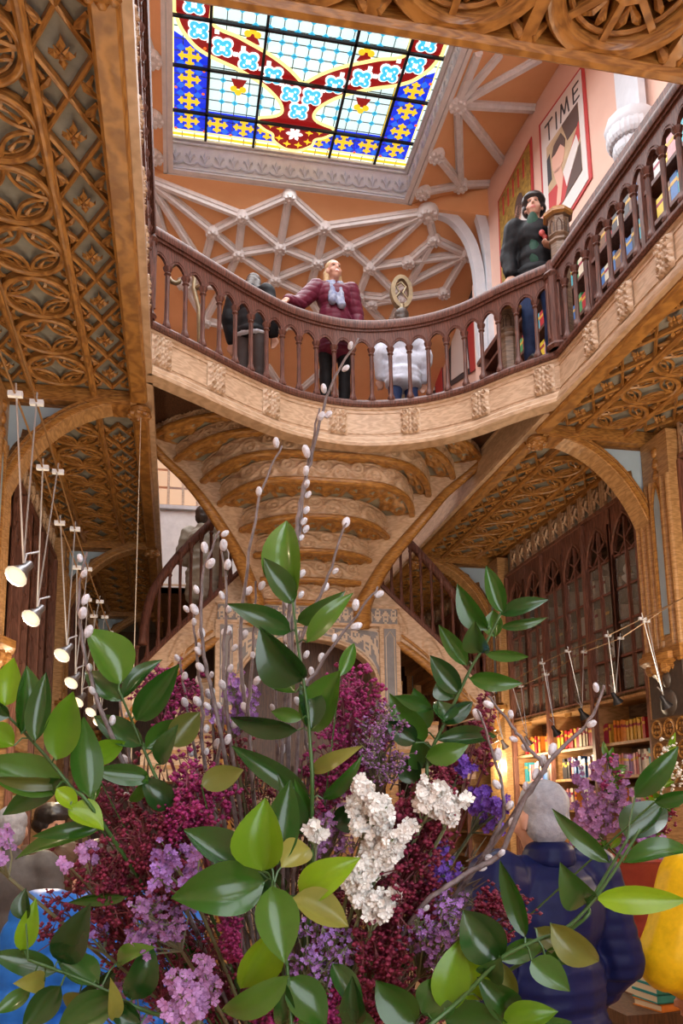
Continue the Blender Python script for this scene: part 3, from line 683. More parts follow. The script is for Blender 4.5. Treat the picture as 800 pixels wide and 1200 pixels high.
# well around the glass: sides, friezes, mouldings
WELL = empty('ceiling_skylight_well', (CX, YG, ZW), kind='structure')
mk('well_side', MB().box(X0 - .06, X1 + .06, YG + .01, YG + .08, ZW, ZG + .05), STONE, WELL)
for a, c in ((X0 - .06, X0 - .01), (X1 + .01, X1 + .06)): mk('well_side', MB().box(a, c, YG - 7.4, YG + .08, ZW, ZG + .05), STONE, WELL)
wp = [V((X0, YG - 7.4, 0)), V((X0, YG, 0)), V((X1, YG, 0)), V((X1, YG - 7.4, 0))]
for z0, z1, o in ((10.25, 10.30, .07), (10.31, 10.345, .045), (10.72, 10.76, .03), (10.77, 10.82, .05)):
    for p, q in zip(wp, wp[1:]): mk('well_moulding', MB().sweep([p, q], [(0, z0), (o, z0), (o * .6, z1), (0, z1)]), STONE, WELL)
FLEUR = MB()
FLEUR.tube([(-.1, -.008, -.07), (-.06, -.012, -.1), (0, -.014, -.11), (.06, -.012, -.1), (.1, -.008, -.07)], .012, 5)
FLEUR.ball((0, -.012, -.02), (.022, .012, .07), 6, 5)
for s in (-1, 1): FLEUR.tube([(0, -.01, -.06), (s * .03, -.014, -.01), (s * .06, -.012, .01), (s * .062, -.01, -.015)], [.012, .014, .012, .005], 5)
FLEUR.tube([(0, -.01, -.1), (0, -.012, .06)], [.008, .004], 4)
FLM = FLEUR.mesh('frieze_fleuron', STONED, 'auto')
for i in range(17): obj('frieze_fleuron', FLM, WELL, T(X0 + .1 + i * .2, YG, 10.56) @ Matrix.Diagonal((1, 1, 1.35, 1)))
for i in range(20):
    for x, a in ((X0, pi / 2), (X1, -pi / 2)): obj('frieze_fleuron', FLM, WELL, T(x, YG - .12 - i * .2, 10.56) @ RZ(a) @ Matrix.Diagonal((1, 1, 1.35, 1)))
# peach vault planes
def vz(y): return ZW + .02 - .3 * max(0, y - YG)
CEIL = struct('ceiling', MB().add([(-1.95, YG + .03, ZW), (4.95, YG + .03, ZW), (4.95, 14.6, vz(14.6)), (-1.95, 14.6, vz(14.6)), (-1.95, 14.6, 11.3), (4.95, 14.6, 11.3), (-1.95, YG + .03, 11.3), (4.95, YG + .03, 11.3)], [(0, 1, 2, 3), (3, 2, 5, 4), (6, 4, 5, 7), (0, 6, 7, 1)]), PEACH)
def zside(x): return ZW + .0 + .42 * (abs(x - CX) - 1.72)
for s in (-1, 1):
    e, o = CX + s * 1.73, CX + s * 3.4
    struct('ceiling_side_' + ('left' if s < 0 else 'right'), MB().add([(e, 2.5, ZW), (o, 2.5, zside(o)), (o, YG + .12, zside(o)), (e, YG + .12, ZW), (e, 2.5, 11.4), (o, 2.5, 11.4), (o, YG + .12, 11.4), (e, YG + .12, 11.4)], [(0, 1, 2, 3), (4, 7, 6, 5), (0, 4, 5, 1), (3, 2, 6, 7)]), PEACH)
struct('wall_rear_upper', MB().box(-2.2, 5.2, 14.5, 14.7, 5.4, 9.4), PINK)
# ribs and bosses
def rib(name, a, c, parent, w=.058, d=.075):
    p = MB().sweep([a, c], [(-w, .03), (-w, -d * .4), (-w * .6, -d * .45), (-w * .5, -d), (w * .5, -d), (w * .6, -d * .45), (w, -d * .4), (w, .03)]); return mk(name, p, STONE, parent)
BOSS = MB()
BOSS.lathe([(.02, .06), (.1, .05), (.11, 0), (.1, -.05), (.07, -.07), (.02, -.075)], 12)
for k in range(8): BOSS.ball((.075 * cos(k * pi / 4), .075 * sin(k * pi / 4), -.06), (.03, .03, .03), 6, 4)
BOSS.ball((0, 0, -.07), .03, 6, 4)
BOSSM = BOSS.mesh('rib_boss', STONE, 'auto')
def atV(x, y):                                                     # point of the sloping vault plane
    d = ray(x, y); n = V((0, .3, 1)); p0 = V((0, YG, ZW)); return CAM + d * ((p0 - CAM).dot(n) / d.dot(n))
nodes = dict(CL=(172, 208), a=(339, 228), b=(284, 252), c=(380, 265), d=(249, 270), e=(328, 288), f=(279, 296), g=(372, 306), h=(408, 289), i=(433, 312), j=(322, 326), CR=(501, 247), k=(238, 312), l=(360, 345), m=(420, 345), n=(470, 350), o=(300, 350), p=(262, 335), q=(215, 330), r=(200, 300), s=(240, 375), t=(285, 385), u=(330, 380), v=(385, 385), w=(455, 385), x=(508, 279), y=(546, 297), z=(435, 354), A=(520, 341), B=(478, 305))
NV = {k: atV(*p) for k, p in nodes.items()}
for e in 'CL-b CL-d CL-k CL-r a-b a-c a-e b-d b-f b-e c-e c-g c-h d-f e-f e-j e-g f-j g-j g-h h-i i-CR CR-c CR-h i-m i-n g-l j-l j-o f-k f-p k-q p-o l-m m-n p-q d-k q-s o-t l-u m-v n-w s-t t-u u-v v-w p-s p-t o-u l-v m-w i-B B-x x-CR x-y x-n y-z z-A y-A B-y'.split():
    a, c = e.split('-'); rib('vault_rib', NV[a], NV[c], CEIL)
for k, p in NV.items():
    obj('rib_boss', BOSSM, CEIL, T(p - V((0, 0, .03))) @ Matrix.Diagonal((1.5, 1.5, 1.2, 1) if k == 'CR' else (1, 1, 1, 1)))
for x in (CX - 1.0, CX, CX + 1.0): rib('vault_rib', V((x, 13.6, vz(13.6))), V((x + .6, 14.5, vz(14.5))), CEIL); rib('vault_rib', V((x, 13.6, vz(13.6))), V((x - .6, 14.5, vz(14.5))), CEIL)
# right side strip: ribs fanning from bosses
def atS(x, y):
    d = ray(x, y); n = V((-.42, 0, 1)); p0 = V((CX + 1.72, 0, ZW)); return CAM + d * ((p0 - CAM).dot(n) / d.dot(n))
def atSL(x, y):
    d = ray(x, y); n = V((.42, 0, 1)); p0 = V((CX - 1.72, 0, ZW)); return CAM + d * ((p0 - CAM).dot(n) / d.dot(n))
CR_ = bpy.data.objects['ceiling_side_right']; CL_ = bpy.data.objects['ceiling_side_left']
RN = {k: atS(*p) for k, p in dict(A=(536, 120), B=(511, 180), C=(539, 215), D=(495, 223), E=(585, 62), F=(632, 66), G=(632, 126), H=(594, 196), I=(592, 213), J=(537, 178), K=(560, 60)).items()}
for e in 'A-E A-F A-G A-H A-C B-C C-I D-C A-K'.split(): a, c = e.split('-'); rib('vault_rib', RN[a], RN[c], CR_)
for k in 'ABCD': obj('rib_boss', BOSSM, CR_, T(RN[k] - V((0, 0, .02))) @ Matrix.Diagonal((1.1, 1.1, 1, 1)))
LN = {k: atSL(*p) for k, p in dict(A=(179, 66), B=(182, 136), C=(182, 181), D=(174, 204), E=(160, 10), F=(160, 60), G=(158, 100), H=(163, 150), I=(163, 200)).items()}
for e in 'A-E A-F A-G B-H C-I D-I'.split(): a, c = e.split('-'); rib('vault_rib', LN[a], LN[c], CL_)
for k in 'ABCD': obj('rib_boss', BOSSM, CL_, T(LN[k] - V((0, 0, .02))) @ Matrix.Diagonal((1.1, 1.1, 1, 1)))
# splayed poster wall with two half arches beside it
PN = V((1, .09, 0)).normalized(); P0 = V((4.72, 7.2, 0))
def atW(x, y, off=0): d = ray(x, y); p0 = P0 - PN * off; return CAM + d * ((p0 - CAM).dot(PN) / d.dot(PN))
def wx(y): return 4.72 - (y - 7.2) * .09
struct('wall_upper_right', MB().add([(wx(5.0), 5.0, 8.25), (wx(10.6), 10.6, 8.25), (wx(10.6), 10.6, 11.2), (wx(5.0), 5.0, 11.2), (4.95, 5.0, 8.25), (4.95, 10.6, 8.25), (4.95, 10.6, 11.2), (4.95, 5.0, 11.2)], [(0, 3, 2, 1), (0, 1, 5, 4), (1, 2, 6, 5), (0, 4, 7, 3)]), PINK)
VARC = struct('trim_vault_arch', MB().add([(4.25, 10.62, 5.48), (4.95, 10.62, 5.48), (4.95, 10.62, 10.4), (4.25, 10.62, 9.3), (4.25, 10.8, 5.48), (4.95, 10.8, 5.48), (4.95, 10.8, 10.4), (4.25, 10.8, 9.3)], [(0, 3, 2, 1), (0, 4, 7, 3), (4, 5, 6, 7), (3, 7, 6, 2)]), PINK)
for off, px in ((0, [(503, 247), (528, 256), (548, 280), (558, 310), (562, 345), (563, 380), (565, 425)]), (.04, [(541, 217), (556, 240), (567, 275), (573, 310), (575, 350), (576, 380), (578, 420)])):
    b = MB().sweep(spline([atY(10.56 - off, *p) for p in px], 5), [(-.075, -.05), (-.05, -.07), (-.02, -.07), (0, -.05), (.02, -.07), (.05, -.07), (.075, -.05), (.075, .06), (-.075, .06)], up=(0, -1, 0)); mk('arch_rib', b, WHITE, VARC, smooth='auto')
mk('arch_base', MB().lathe([(.1, 6.2), (.16, 6.35), (.1, 6.5)], 8, T(4.3, 10.5, 0)), WHITE, VARC)
# pilaster with acanthus capital on the right wall
PIL = empty('trim_pilaster', (4.6, 6.9, 8.2), kind='structure')
pc = atX(4.58, 737, 170)
prof = [(-.21, -.02), (-.21, .06), (-.15, .1), (-.1, .1), (-.1, .16), (.1, .16), (.1, .1), (.15, .1), (.21, .06), (.21, -.02)]
mk('pilaster_shaft', MB().sweep([(4.62, pc.y, 8.72), (4.62, pc.y, 11.0)], [(-b_ + .0, a_) for a_, b_ in [(q[0], -q[1]) for q in prof]] if False else [(q[1] * -1, q[0]) for q in prof], up=(0, 1, 0)), WHITE, PIL)
cap = MB().lathe([(.03, 8.12), (.08, 8.2), (.14, 8.32), (.2, 8.5), (.27, 8.62), (.28, 8.68), (.26, 8.74), (.2, 8.76)], 12, T(4.62, pc.y, 0))
mk('capital', cap, WHITE, PIL, smooth='auto')
for r_, z_, nn in ((.09, 8.3, 9), (.15, 8.42, 11), (.21, 8.56, 13)):
    for k in range(nn):
        a = pi / 2 + pi * (k + .5) / nn; mk('acanthus_leaf', MB().ball((4.62 + r_ * cos(a), pc.y + r_ * sin(a), z_), (.06, .06, .11), 8, 6), WHITE, PIL)
# posters: painted panels hung on the wall
def poster(px, label, cat='poster'):
    q = [atW(*p, .02) for p in px]; P = empty('poster', (q[0] + q[2]) / 2, label, cat); return P, q
def quadpt(q, u, v): return q[0].lerp(q[1], u).lerp(q[3].lerp(q[2], u), v)
def panel(name, q, u0, u1, v0, v1, off, m, parent):
    c = [quadpt(q, u, v) - PN * off for u, v in ((u0, v0), (u1, v0), (u1, v1), (u0, v1))]; b_ = [p + PN * .015 for p in c]
    return mk(name, MB().add(c + b_, [(0, 1, 2, 3), (7, 6, 5, 4)] + [(i, 4 + i, 4 + (i + 1) % 4, (i + 1) % 4) for i in range(4)]), m, parent)
def shape(name, q, pts, off, m, parent):
    c = [quadpt(q, u, v) - PN * off for u, v in pts]; n = len(c)
    return mk(name, MB().add(c + [p + PN * .006 for p in c], [tuple(range(n)), tuple(range(n, 2 * n))[::-1]] + [(i, n + i, n + (i + 1) % n, (i + 1) % n) for i in range(n)]), m, parent)
PRED = mat('poster_red', (.50, .05, .05), .6); PWHITE = mat('poster_white', (.72, .68, .66), .6); INK = mat('poster_ink', (.05, .05, .06), .6); SKIN2 = mat('poster_flesh', (.72, .42, .32), .6); PBROWN = mat('poster_brown', (.10, .06, .05), .6); PTAN = mat('poster_tan', (.60, .45, .28), .6, 'noise', (.4, .28, .17), 5, 0)
TP, tq = poster([(631, 147), (683, 74), (693, 208), (638, 300)], 'tall white magazine-cover poster with red border and black title letters')
panel('border', tq, 0, 1, 0, 1, 0, PRED, TP); panel('sheet', tq, .05, .95, .025, .975, .008, PWHITE, TP)
panel('picture', tq, .17, .86, .26, .84, .014, PTAN, TP)
el = lambda cx_, cy_, a, c_, t0=0, n=14: [(cx_ + a * cos(t) * cos(t0) - c_ * sin(t) * sin(t0) * .5, cy_ + a * cos(t) * sin(t0) * .5 + c_ * sin(t) * cos(t0)) for t in [2 * pi * i / n for i in range(n)]]
shape('picture_patch', tq, [(.52, .26), (.86, .26), (.86, .44), (.62, .44)], .017, PBROWN, TP); shape('picture_patch', tq, [(.17, .62), (.5, .66), (.86, .42), (.86, .56), (.5, .84), (.17, .84)], .018, PRED, TP)
shape('picture_patch', tq, [(.17, .36), (.24, .34), (.26, .55), (.17, .56)], .017, INK, TP)
shape('picture_face', tq, el(.42, .45, .14, .12), .02, SKIN2, TP); shape('picture_hair', tq, [(.28, .4), (.34, .33), (.5, .31), (.58, .4), (.56, .46), (.48, .39), (.36, .41)], .022, PBROWN, TP)
shape('picture_arm', tq, [(.3, .52), (.46, .55), (.5, .66), (.42, .82), (.32, .82), (.38, .68)], .02, SKIN2, TP); shape('picture_book', tq, [(.5, .63), (.8, .5), (.84, .6), (.56, .78)], .021, PWHITE, TP); shape('picture_patch', tq, [(.56, .78), (.86, .6), (.86, .84), (.5, .84)], .017, PBROWN, TP)
def stroke(q, pts, w_, parent):
    for a, c in zip(pts, pts[1:]):
        d = V((c[0] - a[0], c[1] - a[1])); nn = V((-d.y, d.x)).normalized() * w_
        shape('title_letter', q, [(a[0] - nn.x, a[1] - nn.y * .6), (c[0] - nn.x, c[1] - nn.y * .6), (c[0] + nn.x, c[1] + nn.y * .6), (a[0] + nn.x, a[1] + nn.y * .6)], .014, INK, parent)
for st in ([(.15, .09), (.33, .09)], [(.24, .09), (.24, .23)], [(.41, .09), (.41, .23)], [(.5, .23), (.53, .09), (.59, .2), (.65, .09), (.68, .23)], [(.78, .09), (.78, .23)], [(.78, .095), (.9, .095)], [(.78, .155), (.88, .155)], [(.78, .225), (.9, .225)]): stroke(tq, st, .011, TP)
GOLD = mat('poster_gold', (.50, .33, .07), .5, 'noise', (.16, .09, .02), 14, 0)
GP, gq = poster([(583, 236), (622, 160), (628, 320), (588, 380)], 'tall gold patterned poster with red edge behind the man in black')
panel('border', gq, 0, 1, 0, 1, 0, PRED, GP); panel('sheet', gq, .05, .95, .02, .98, .008, GOLD, GP)
for x, y, a, c_, m_ in ((.3, .42, .13, .1, SKIN2), (.62, .34, .12, .09, PBROWN), (.6, .4, .1, .08, SKIN2), (.35, .56, .12, .06, PTAN), (.75, .5, .1, .12, PWHITE), (.5, .62, .2, .1, GOLD), (.3, .75, .12, .05, INK), (.7, .72, .14, .06, PBROWN), (.55, .85, .2, .05, PTAN)): shape('picture_patch', gq, el(x, y, a, c_), .012, m_, GP)
for i in range(5): shape('picture_patch', gq, [(.16 + .15 * i, .06), (.2 + .15 * i, .06), (.2 + .15 * i, .2), (.16 + .15 * i, .2)], .012, PRED, GP)
# black-and-white figure poster on the far upper wall
def bposter(px, Xw, label):
    q = [atX(Xw, *p) for p in px]; P = empty('poster', (q[0] + q[2]) / 2, label, 'poster')
    for nm, m_, pts, o in (('sheet', INK, [(0, 0), (1, 0), (1, 1), (0, 1)], 0), ('picture_face', PWHITE, el(.4, .32, .22, .12), .012), ('picture_patch', SKIN2, el(.75, .2, .14, .1), .012), ('picture_patch', PRED, [(.7, .6), (1, .5), (1, 1), (.75, 1)], .012), ('picture_body', PWHITE, [(.2, .5), (.6, .45), (.7, .95), (.15, .95)], .011)):
        c = [quadpt(q, u, v) - V((o, 0, 0)) for u, v in pts]; n = len(c)
        mk(nm, MB().add(c + [p + V((.01, 0, 0)) for p in c], [tuple(range(n)), tuple(range(n, 2 * n))[::-1]] + [(i, n + i, n + (i + 1) % n, (i + 1) % n) for i in range(n)]), m_, P)
struct('wall_upper_right_far', MB().box(4.62, 4.95, 10.7, 14.5, 5.48, 9.6), PINK)
bposter([(521, 345), (556, 292), (562, 430), (524, 455)], 4.6, 'black and white portrait poster with red corner beyond the white arch')
bposter([(488, 380), (515, 362), (519, 458), (490, 470)], 4.6, 'narrow dark portrait poster behind the person in white')
# rear window and pale parapet glimpsed left of the stair
yw = 12.95
wq = [atY(yw, *p) for p in ((178, 505), (218, 505), (218, 597), (178, 597))]
WIN = empty('window_1', (wq[0] + wq[2]) / 2, kind='structure')
xa, xb, za_, zb2 = wq[0].x, wq[1].x + .25, wq[2].z, wq[0].z
b = MB()
for a, c in ((xa, xa + .05), (xb - .05, xb)): b.box(a, c, yw - .04, yw + .04, za_, zb2)
b.box(xa, xb, yw - .04, yw + .04, zb2 - .05, zb2); b.box(xa, xb, yw - .04, yw + .04, za_, za_ + .05); mk('window_frame', b, PALE, WIN)
WGL = mat('window_daylight', (.30, .18, .10), .3, emit=(.85, .50, .28), estr=.5)
for i in range(3):
    for j in range(4):
        x0 = xa + .05 + (xb - xa - .1) * i / 3; x1 = xa + .05 + (xb - xa - .1) * (i + 1) / 3; z0 = za_ + .05 + (zb2 - za_ - .1) * j / 4; z1 = za_ + .05 + (zb2 - za_ - .1) * (j + 1) / 4
        mk('pane', MB().box(x0 + .02, x1 - .02, yw, yw + .01, z0 + .02, z1 - .02), WGL, WIN)
        mk('glazing_bar', MB().box(x0 - .015, x0 + .015, yw - .02, yw + .02, z0, z1), PALE, WIN)
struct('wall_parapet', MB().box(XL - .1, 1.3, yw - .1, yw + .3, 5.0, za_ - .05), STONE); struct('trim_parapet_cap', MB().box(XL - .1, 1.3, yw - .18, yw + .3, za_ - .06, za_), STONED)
struct('wall_rear_mid', MB().box(-1.95, XL + .1, yw + .05, yw + .2, 5.48, 9.4), PINK); struct('wall_rear_right', MB().box(.9, XR, yw + .3, yw + .4, 5.48, 8.0), PINK)
# ------------------------------------------------------------------ bookcases with gothic glazed doors
BACK = mat('bookcase_back', (.17, .10, .06), .7, 'wood', (.06, .03, .02), 4, .03); PAPER = mat('paper', (.78, .70, .55), .8)
BOOKC = {}
def bookmat(n, c): return mat('cover_' + n.replace(' ', '_'), c, .45, 'noise', tuple(x * .75 for x in c), 30, .02)
PAL = dict(red=(.45, .02, .03), crimson=(.32, .01, .05), orange=(.72, .25, .03), golden=(.70, .42, .06), yellow=(.80, .58, .04), cream=(.72, .64, .48), white=(.75, .74, .72), pink=(.75, .33, .35), coral=(.75, .22, .15), teal=(.02, .32, .36), blue=(.04, .16, .45), turquoise=(.05, .42, .52), grey=(.34, .34, .34), olive=(.16, .15, .07), black=(.04, .04, .045), lilac=(.45, .33, .55), green=(.06, .28, .10), brown=(.20, .09, .04))
for k_, c_ in PAL.items(): BOOKC[k_] = bookmat(k_, c_)
NB = [0]
def book(x, y, z, side, th, h, d, colour, label, group, lean=0, flat_=False):
    """side=+1: spine faces -X (right wall); -1: faces +X"""
    M = T(x, y, z) @ (RZ(0) if side > 0 else RZ(pi)) @ RX(lean)
    e = empty('book', (x, y, z), label, 'book', group)
    b = MB(); b.box(0, d, -th / 2, -th / 2 + .004, 0, h, M); b.box(0, d, th / 2 - .004, th / 2, 0, h, M); b.box(-.004, .006, -th / 2, th / 2, 0, h, M)
    mk('cover', b, BOOKC[colour], e); mk('pages', MB().box(.006, d - .008, -th / 2 + .004, th / 2 - .004, .005, h - .006, M), PAPER, e)
    if th > .028: mk('spine_band', MB().box(-.006, .0, -th / 2 - .0005, th / 2 + .0005, h * .68, h * .8, M), BOOKC['golden' if colour not in ('golden', 'yellow', 'orange', 'cream', 'white') else 'crimson'], e)
    NB[0] += 1
def door_mesh(w=.55, z0=2.72, z1=4.66):
    b = MB(); a = w / 2 - .03; zs = 4.16
    M = Matrix(((0, 0, -1, 0), (1, 0, 0, 0), (0, 1, 0, 0), (0, 0, 0, 1)))    # (u, z, depth) -> (-depth, u, z)
    n = 8; R = 1.75 * a; c = R - a; ang = math.acos(c / R); L = [(c - R * cos(ang * i / n), zs + R * sin(ang * i / n)) for i in range(n + 1)]
    op = L + [(-x, z) for x, z in L[::-1][1:]]
    b.prism([(-w / 2, zs), (-w / 2, z1 + .04), (w / 2, z1 + .04), (w / 2, zs)] + op[::-1], .05, M, -.02)
    b.tube([M @ V((x, z, .03)) for x, z in op], .018, 5)
    for s in (-1, 1):
        b.box(-.045, .02, s * w / 2 - .033, s * w / 2 + .033, z0 - .02, z1); b.tube([(-.05, s * w / 2, z0), (-.05, s * w / 2, 4.5)], .014, 5)
        b.tube([(-.02, 0, zs + .1), (-.02, s * a * .55, zs + .2), (-.02, s * a * .25, zs + .34)], [.01, .012, .006], 4); b.tube([(-.02, 0, zs + .1), (-.02, s * a * .5, zs - .02), (-.02, s * a, zs + .05)], [.008, .012, .008], 4)
    b.box(-.03, .01, -.013, .013, z0, 4.5)
    b.box(-.05, .02, -w / 2, w / 2, z0 - .05, z0)
    for z in (3.09, 3.44, 3.79, 4.14): b.box(-.015, .01, -w / 2, w / 2, z - .012, z + .012)
    return b.mesh('glazed_door', BMAHOG, 'auto')
DOOR = door_mesh()
PANE = MB().box(-.003, .003, -.11, .11, -.155, .155).mesh('pane', GLASS)
FRZ = MB(); FRZ.box(-.02, 0, -.1, .1, .02, .3); FRZM = None
FRZ = MB()
for s in (-1, 1): FRZ.box(-.045, 0, s * .1 - .02, s * .1 + .02, 0, .31); FRZ.tube([(-.03, s * .06, .06), (-.05, s * .02, .13), (-.05, s * .065, .19), (-.03, s * .02, .26)], [.012, .022, .022, .01], 5)
FRZ.ball((-.03, 0, .16), (.02, .03, .03), 6, 4)
FRZM = FRZ.mesh('frieze_carving', PALE, 'auto')
def bookcase(side, y0, y1, label, ndoors, yfirst, panes=True, bookfront=True):
    f = 1 if side == 'right' else -1; xw = WR if f > 0 else WL; MS = T(xw, 0, 0) @ Matrix.Diagonal((f, 1, 1, 1))
    B = empty('bookcase', (xw, (y0 + y1) / 2, 0), label, 'bookcase')
    X = lambda b, n, m: mk(n, b, m, B)
    X(MB().box(.36, .40, y0, y1, 0, 5.0, MS), 'back_panel', BACK); X(MB().box(-.02, .4, y0, y1, 4.66, 4.70, MS), 'cornice_rail', BMAHOG)
    X(MB().box(.0, .06, y0, y1, 4.70, 5.08, MS), 'frieze_board', GREYP); X(MB().box(-.06, .06, y0, y1, 4.68, 4.715, MS), 'frieze_moulding', BMAHOG)
    n = int((y1 - y0) / .25)
    for i in range(n): obj('frieze_carving', FRZM, B, T(xw, y0 + .15 + i * .25, 4.715) @ Matrix.Diagonal((f, 1, 1, 1)))
    for z in (3.09, 3.44, 3.79, 4.14): X(MB().box(.02, .36, y0, y1, z - .01, z + .01, MS), 'inner_shelf', DARK)
    X(MB().box(-.05, .38, y0, y1, 2.64, 2.70, MS), 'lower_cornice', SHELF)
    for z in (2.215, 1.875, 1.53, 1.18, .82, .45, .08): X(MB().box(-.02, .36, y0, y1, z - .018, z + .012, MS), 'shelf', SHELF)
    yy = y0 + .02; 
    for i in range(ndoors):
        yc = yfirst + .55 * i
        D = obj('glazed_door', DOOR, B, T(xw, yc, 0) @ Matrix.Diagonal((f, 1, 1, 1)))
        if panes:
            for z in (2.905, 3.265, 3.615, 3.965):
                for s in (-1, 1): obj('pane', PANE, D, T(xw, yc + s * .13, z))
    k = 0; y = yfirst - .275
    while y < y1 + .05:
        if k % 2 == 0: X(MB().box(-.07, -.01, y - .03, y + .03, 0, 4.66, MS), 'upright', BMAHOG); X(MB().box(-.02, .36, y - .012, y + .012, 0, 2.66, MS), 'divider', SHELF)
        if k % 2 == 0 and y + 1.1 < y1 + .4: X(MB().box(-.08, -.06, y + .48, y + .62, 2.585, 2.625, MS), 'shelf_tag', GOLDOAK)
        y += .55; k += 1
    return B
bookcase('right', 7.0, 10.45, 'tall mahogany bookcase with glazed pointed doors under the right gallery', 6, 7.41)
bookcase('right', 2.6, 6.38, 'dark glazed bookcase at the right picture edge before the carved pier', 6, 3.36, False)
bookcase('right', 11.08, 14.8, 'glazed bookcase in the farthest right bay beyond the staircase', 6, 11.5, False)
bookcase('left', 7.0, 10.45, 'shadowy glazed bookcase in the middle left bay behind hanging lamps', 6, 7.41, False)
bookcase('left', 2.6, 6.38, 'dark bookcase nearest on the left wall', 6, 3.36, False)
bookcase('left', 11.08, 14.8, 'dim bookcase in the farthest left bay below the gallery', 6, 11.5, False)

# books: open shelves of the middle right bay, read from the near upright to the far end
shelves = [(2.227, ['red', 'orange', 'golden', 'red', 'golden', 'orange', 'crimson', 'golden', 'cream'], 'top open shelf', (.2, .235)),
           (1.887, ['yellow', 'turquoise', 'teal', 'white', 'blue', 'teal', 'cream', 'pink', 'lilac', 'white', 'pink', 'black', 'coral'], 'middle open shelf', (.2, .25)),
           (1.542, ['cream', 'white', 'grey', 'olive', 'black', 'cream', 'orange', 'white', 'pink'], 'third open shelf', (.2, .24))]
for z, cols, nm, hh in shelves:
    y = 7.2; i = 0; run = 0
    while y < 10.35:
        k0 = (y - 7.135) % 1.1
        if k0 > 1.06 or k0 < .04: y += .03; continue
        if run == 0: colour = rnd.choice(cols); run = rnd.randint(1, 4)
        th = rnd.uniform(.03, .062); h = rnd.uniform(*hh); run -= 1
        if (y + th - 7.135) % 1.1 < k0: y += th; continue
        if rnd.random() < .06: y += rnd.uniform(.05, .12); continue
        book(WR + .03 + rnd.uniform(0, .03), y + th / 2, z, 1, th - .003, h, .17, colour, f'{colour} book on the {nm} at right, {ORD[min(i, 39)]} from the carved pier' if i < 40 else f'{colour} book far along the {nm} at right, {ORD[i - 40]} past the fortieth', 'books on the ' + nm)
        y += th; i += 1
# pale volumes and white busts behind the glass
for r, z in enumerate((2.70, 3.10, 3.45, 3.80)):
    i = 0
    for d in range(6):
        yc = 7.41 + .55 * d
        for s in (-1, 1):
            q = rnd.random(); y = yc + s * .14
            if q < .62:
                c = rnd.choice(['cream', 'white', 'grey', 'brown', 'olive', 'white']); book(WR + .1, y + rnd.uniform(-.05, .05), z, 1, rnd.uniform(.06, .12), rnd.uniform(.2, .3), .2, c, f'{c} folio behind glass, row {["one", "two", "three", "four"][r]} from the bottom, {ORD[i]} from the pier', 'folios behind the glazed doors'); i += 1
for n_, (y, z) in enumerate(((7.95, 3.10), (8.6, 3.45), (8.4, 3.8), (8.1, 2.70), (9.05, 2.70), (7.6, 3.8))):
    B = empty('bust', (WR + .12, y, z), ['white bust on the second glazed shelf nearest the pier', 'white bust on the third glazed shelf, above two folios', 'white bust on the top glazed shelf farther from the pier', 'white bust on the bottom glazed shelf nearest the pier', 'white bust on the bottom glazed shelf farther from the pier', 'white bust on the top glazed shelf nearest the pier'][n_], 'bust', 'busts behind glass')
    mk('head', MB().ball((WR + .1, y, z + .2), (.05, .045, .06), 10, 8), WHITE, B, smooth=True); mk('shoulders', MB().lathe([(.04, 0), (.05, .02), (.035, .05), (.08, .1), (.085, .13), (.035, .15), (.03, .17)], 10, T(WR + .1, y, z) @ Matrix.Diagonal((.7, 1, 1, 1))), WHITE, B, smooth=True)
# books on the left wall shelves and the upper right gallery shelves
i = 0; y = 8.6
while y < 10.2:
    th = rnd.uniform(.04, .07)
    for z, nm in ((1.542, 'lower'), (1.887, 'upper')):
        if rnd.random() < .85: c = rnd.choice(['turquoise', 'cream', 'pink', 'white', 'coral', 'golden', 'teal']); book(WL - .05, y, z, -1, th, rnd.uniform(.2, .25), .17, c, f'{c} book on the {nm} lit shelf of the left wall, {ORD[min(i, 39)]} from the near end', 'books on the left wall'); 
    i += 1; y += rnd.choice([th + .002, th + .002, th + .1])
UB = empty('bookcase', (4.3, 4.5, ZF), 'low upper gallery bookcase glimpsed between the right balusters', 'bookcase')
mk('back_panel', MB().box(4.40, 4.42, 2.2, 10.4, 5.48, 7.8), BACK, UB)
for z in (5.55, 5.95, 6.35, 6.75, 7.15, 7.6): mk('shelf', MB().box(4.14, 4.4, 2.2, 10.4, z - .02, z + .02), MAHOG, UB)
for y in (2.2, 3.2, 4.2, 5.2, 6.2, 7.2, 8.2, 9.2, 10.2): mk('upright', MB().box(4.12, 4.4, y - .03, y + .03, 5.48, 7.76), MAHOG, UB)
for z, nm in ((6.37, 'third'), (6.77, 'fourth'), (7.17, 'fifth')):
    y = 5.0; i = 0
    while y < 9.2:
        th = rnd.uniform(.08, .15)
        if not (((y - 2.2) % 1.0) + th > .96 or ((y - 2.2) % 1.0) < .04):
            c = rnd.choice(['yellow', 'white', 'pink', 'blue', 'green', 'cream', 'red', 'black', 'turquoise', 'brown']); book(4.2, y + th / 2, z, 1, th - .004, rnd.uniform(.22, .3), .2, c, f'{c} book on the {nm} shelf of the upper gallery, {ORD[min(39, i)]} from the near end', 'books on the upper gallery'); i += 1
        y += th
mk('cornice', MB().box(4.12, 4.45, 2.2, 10.4, 7.76, 7.83), MAHOG, UB)
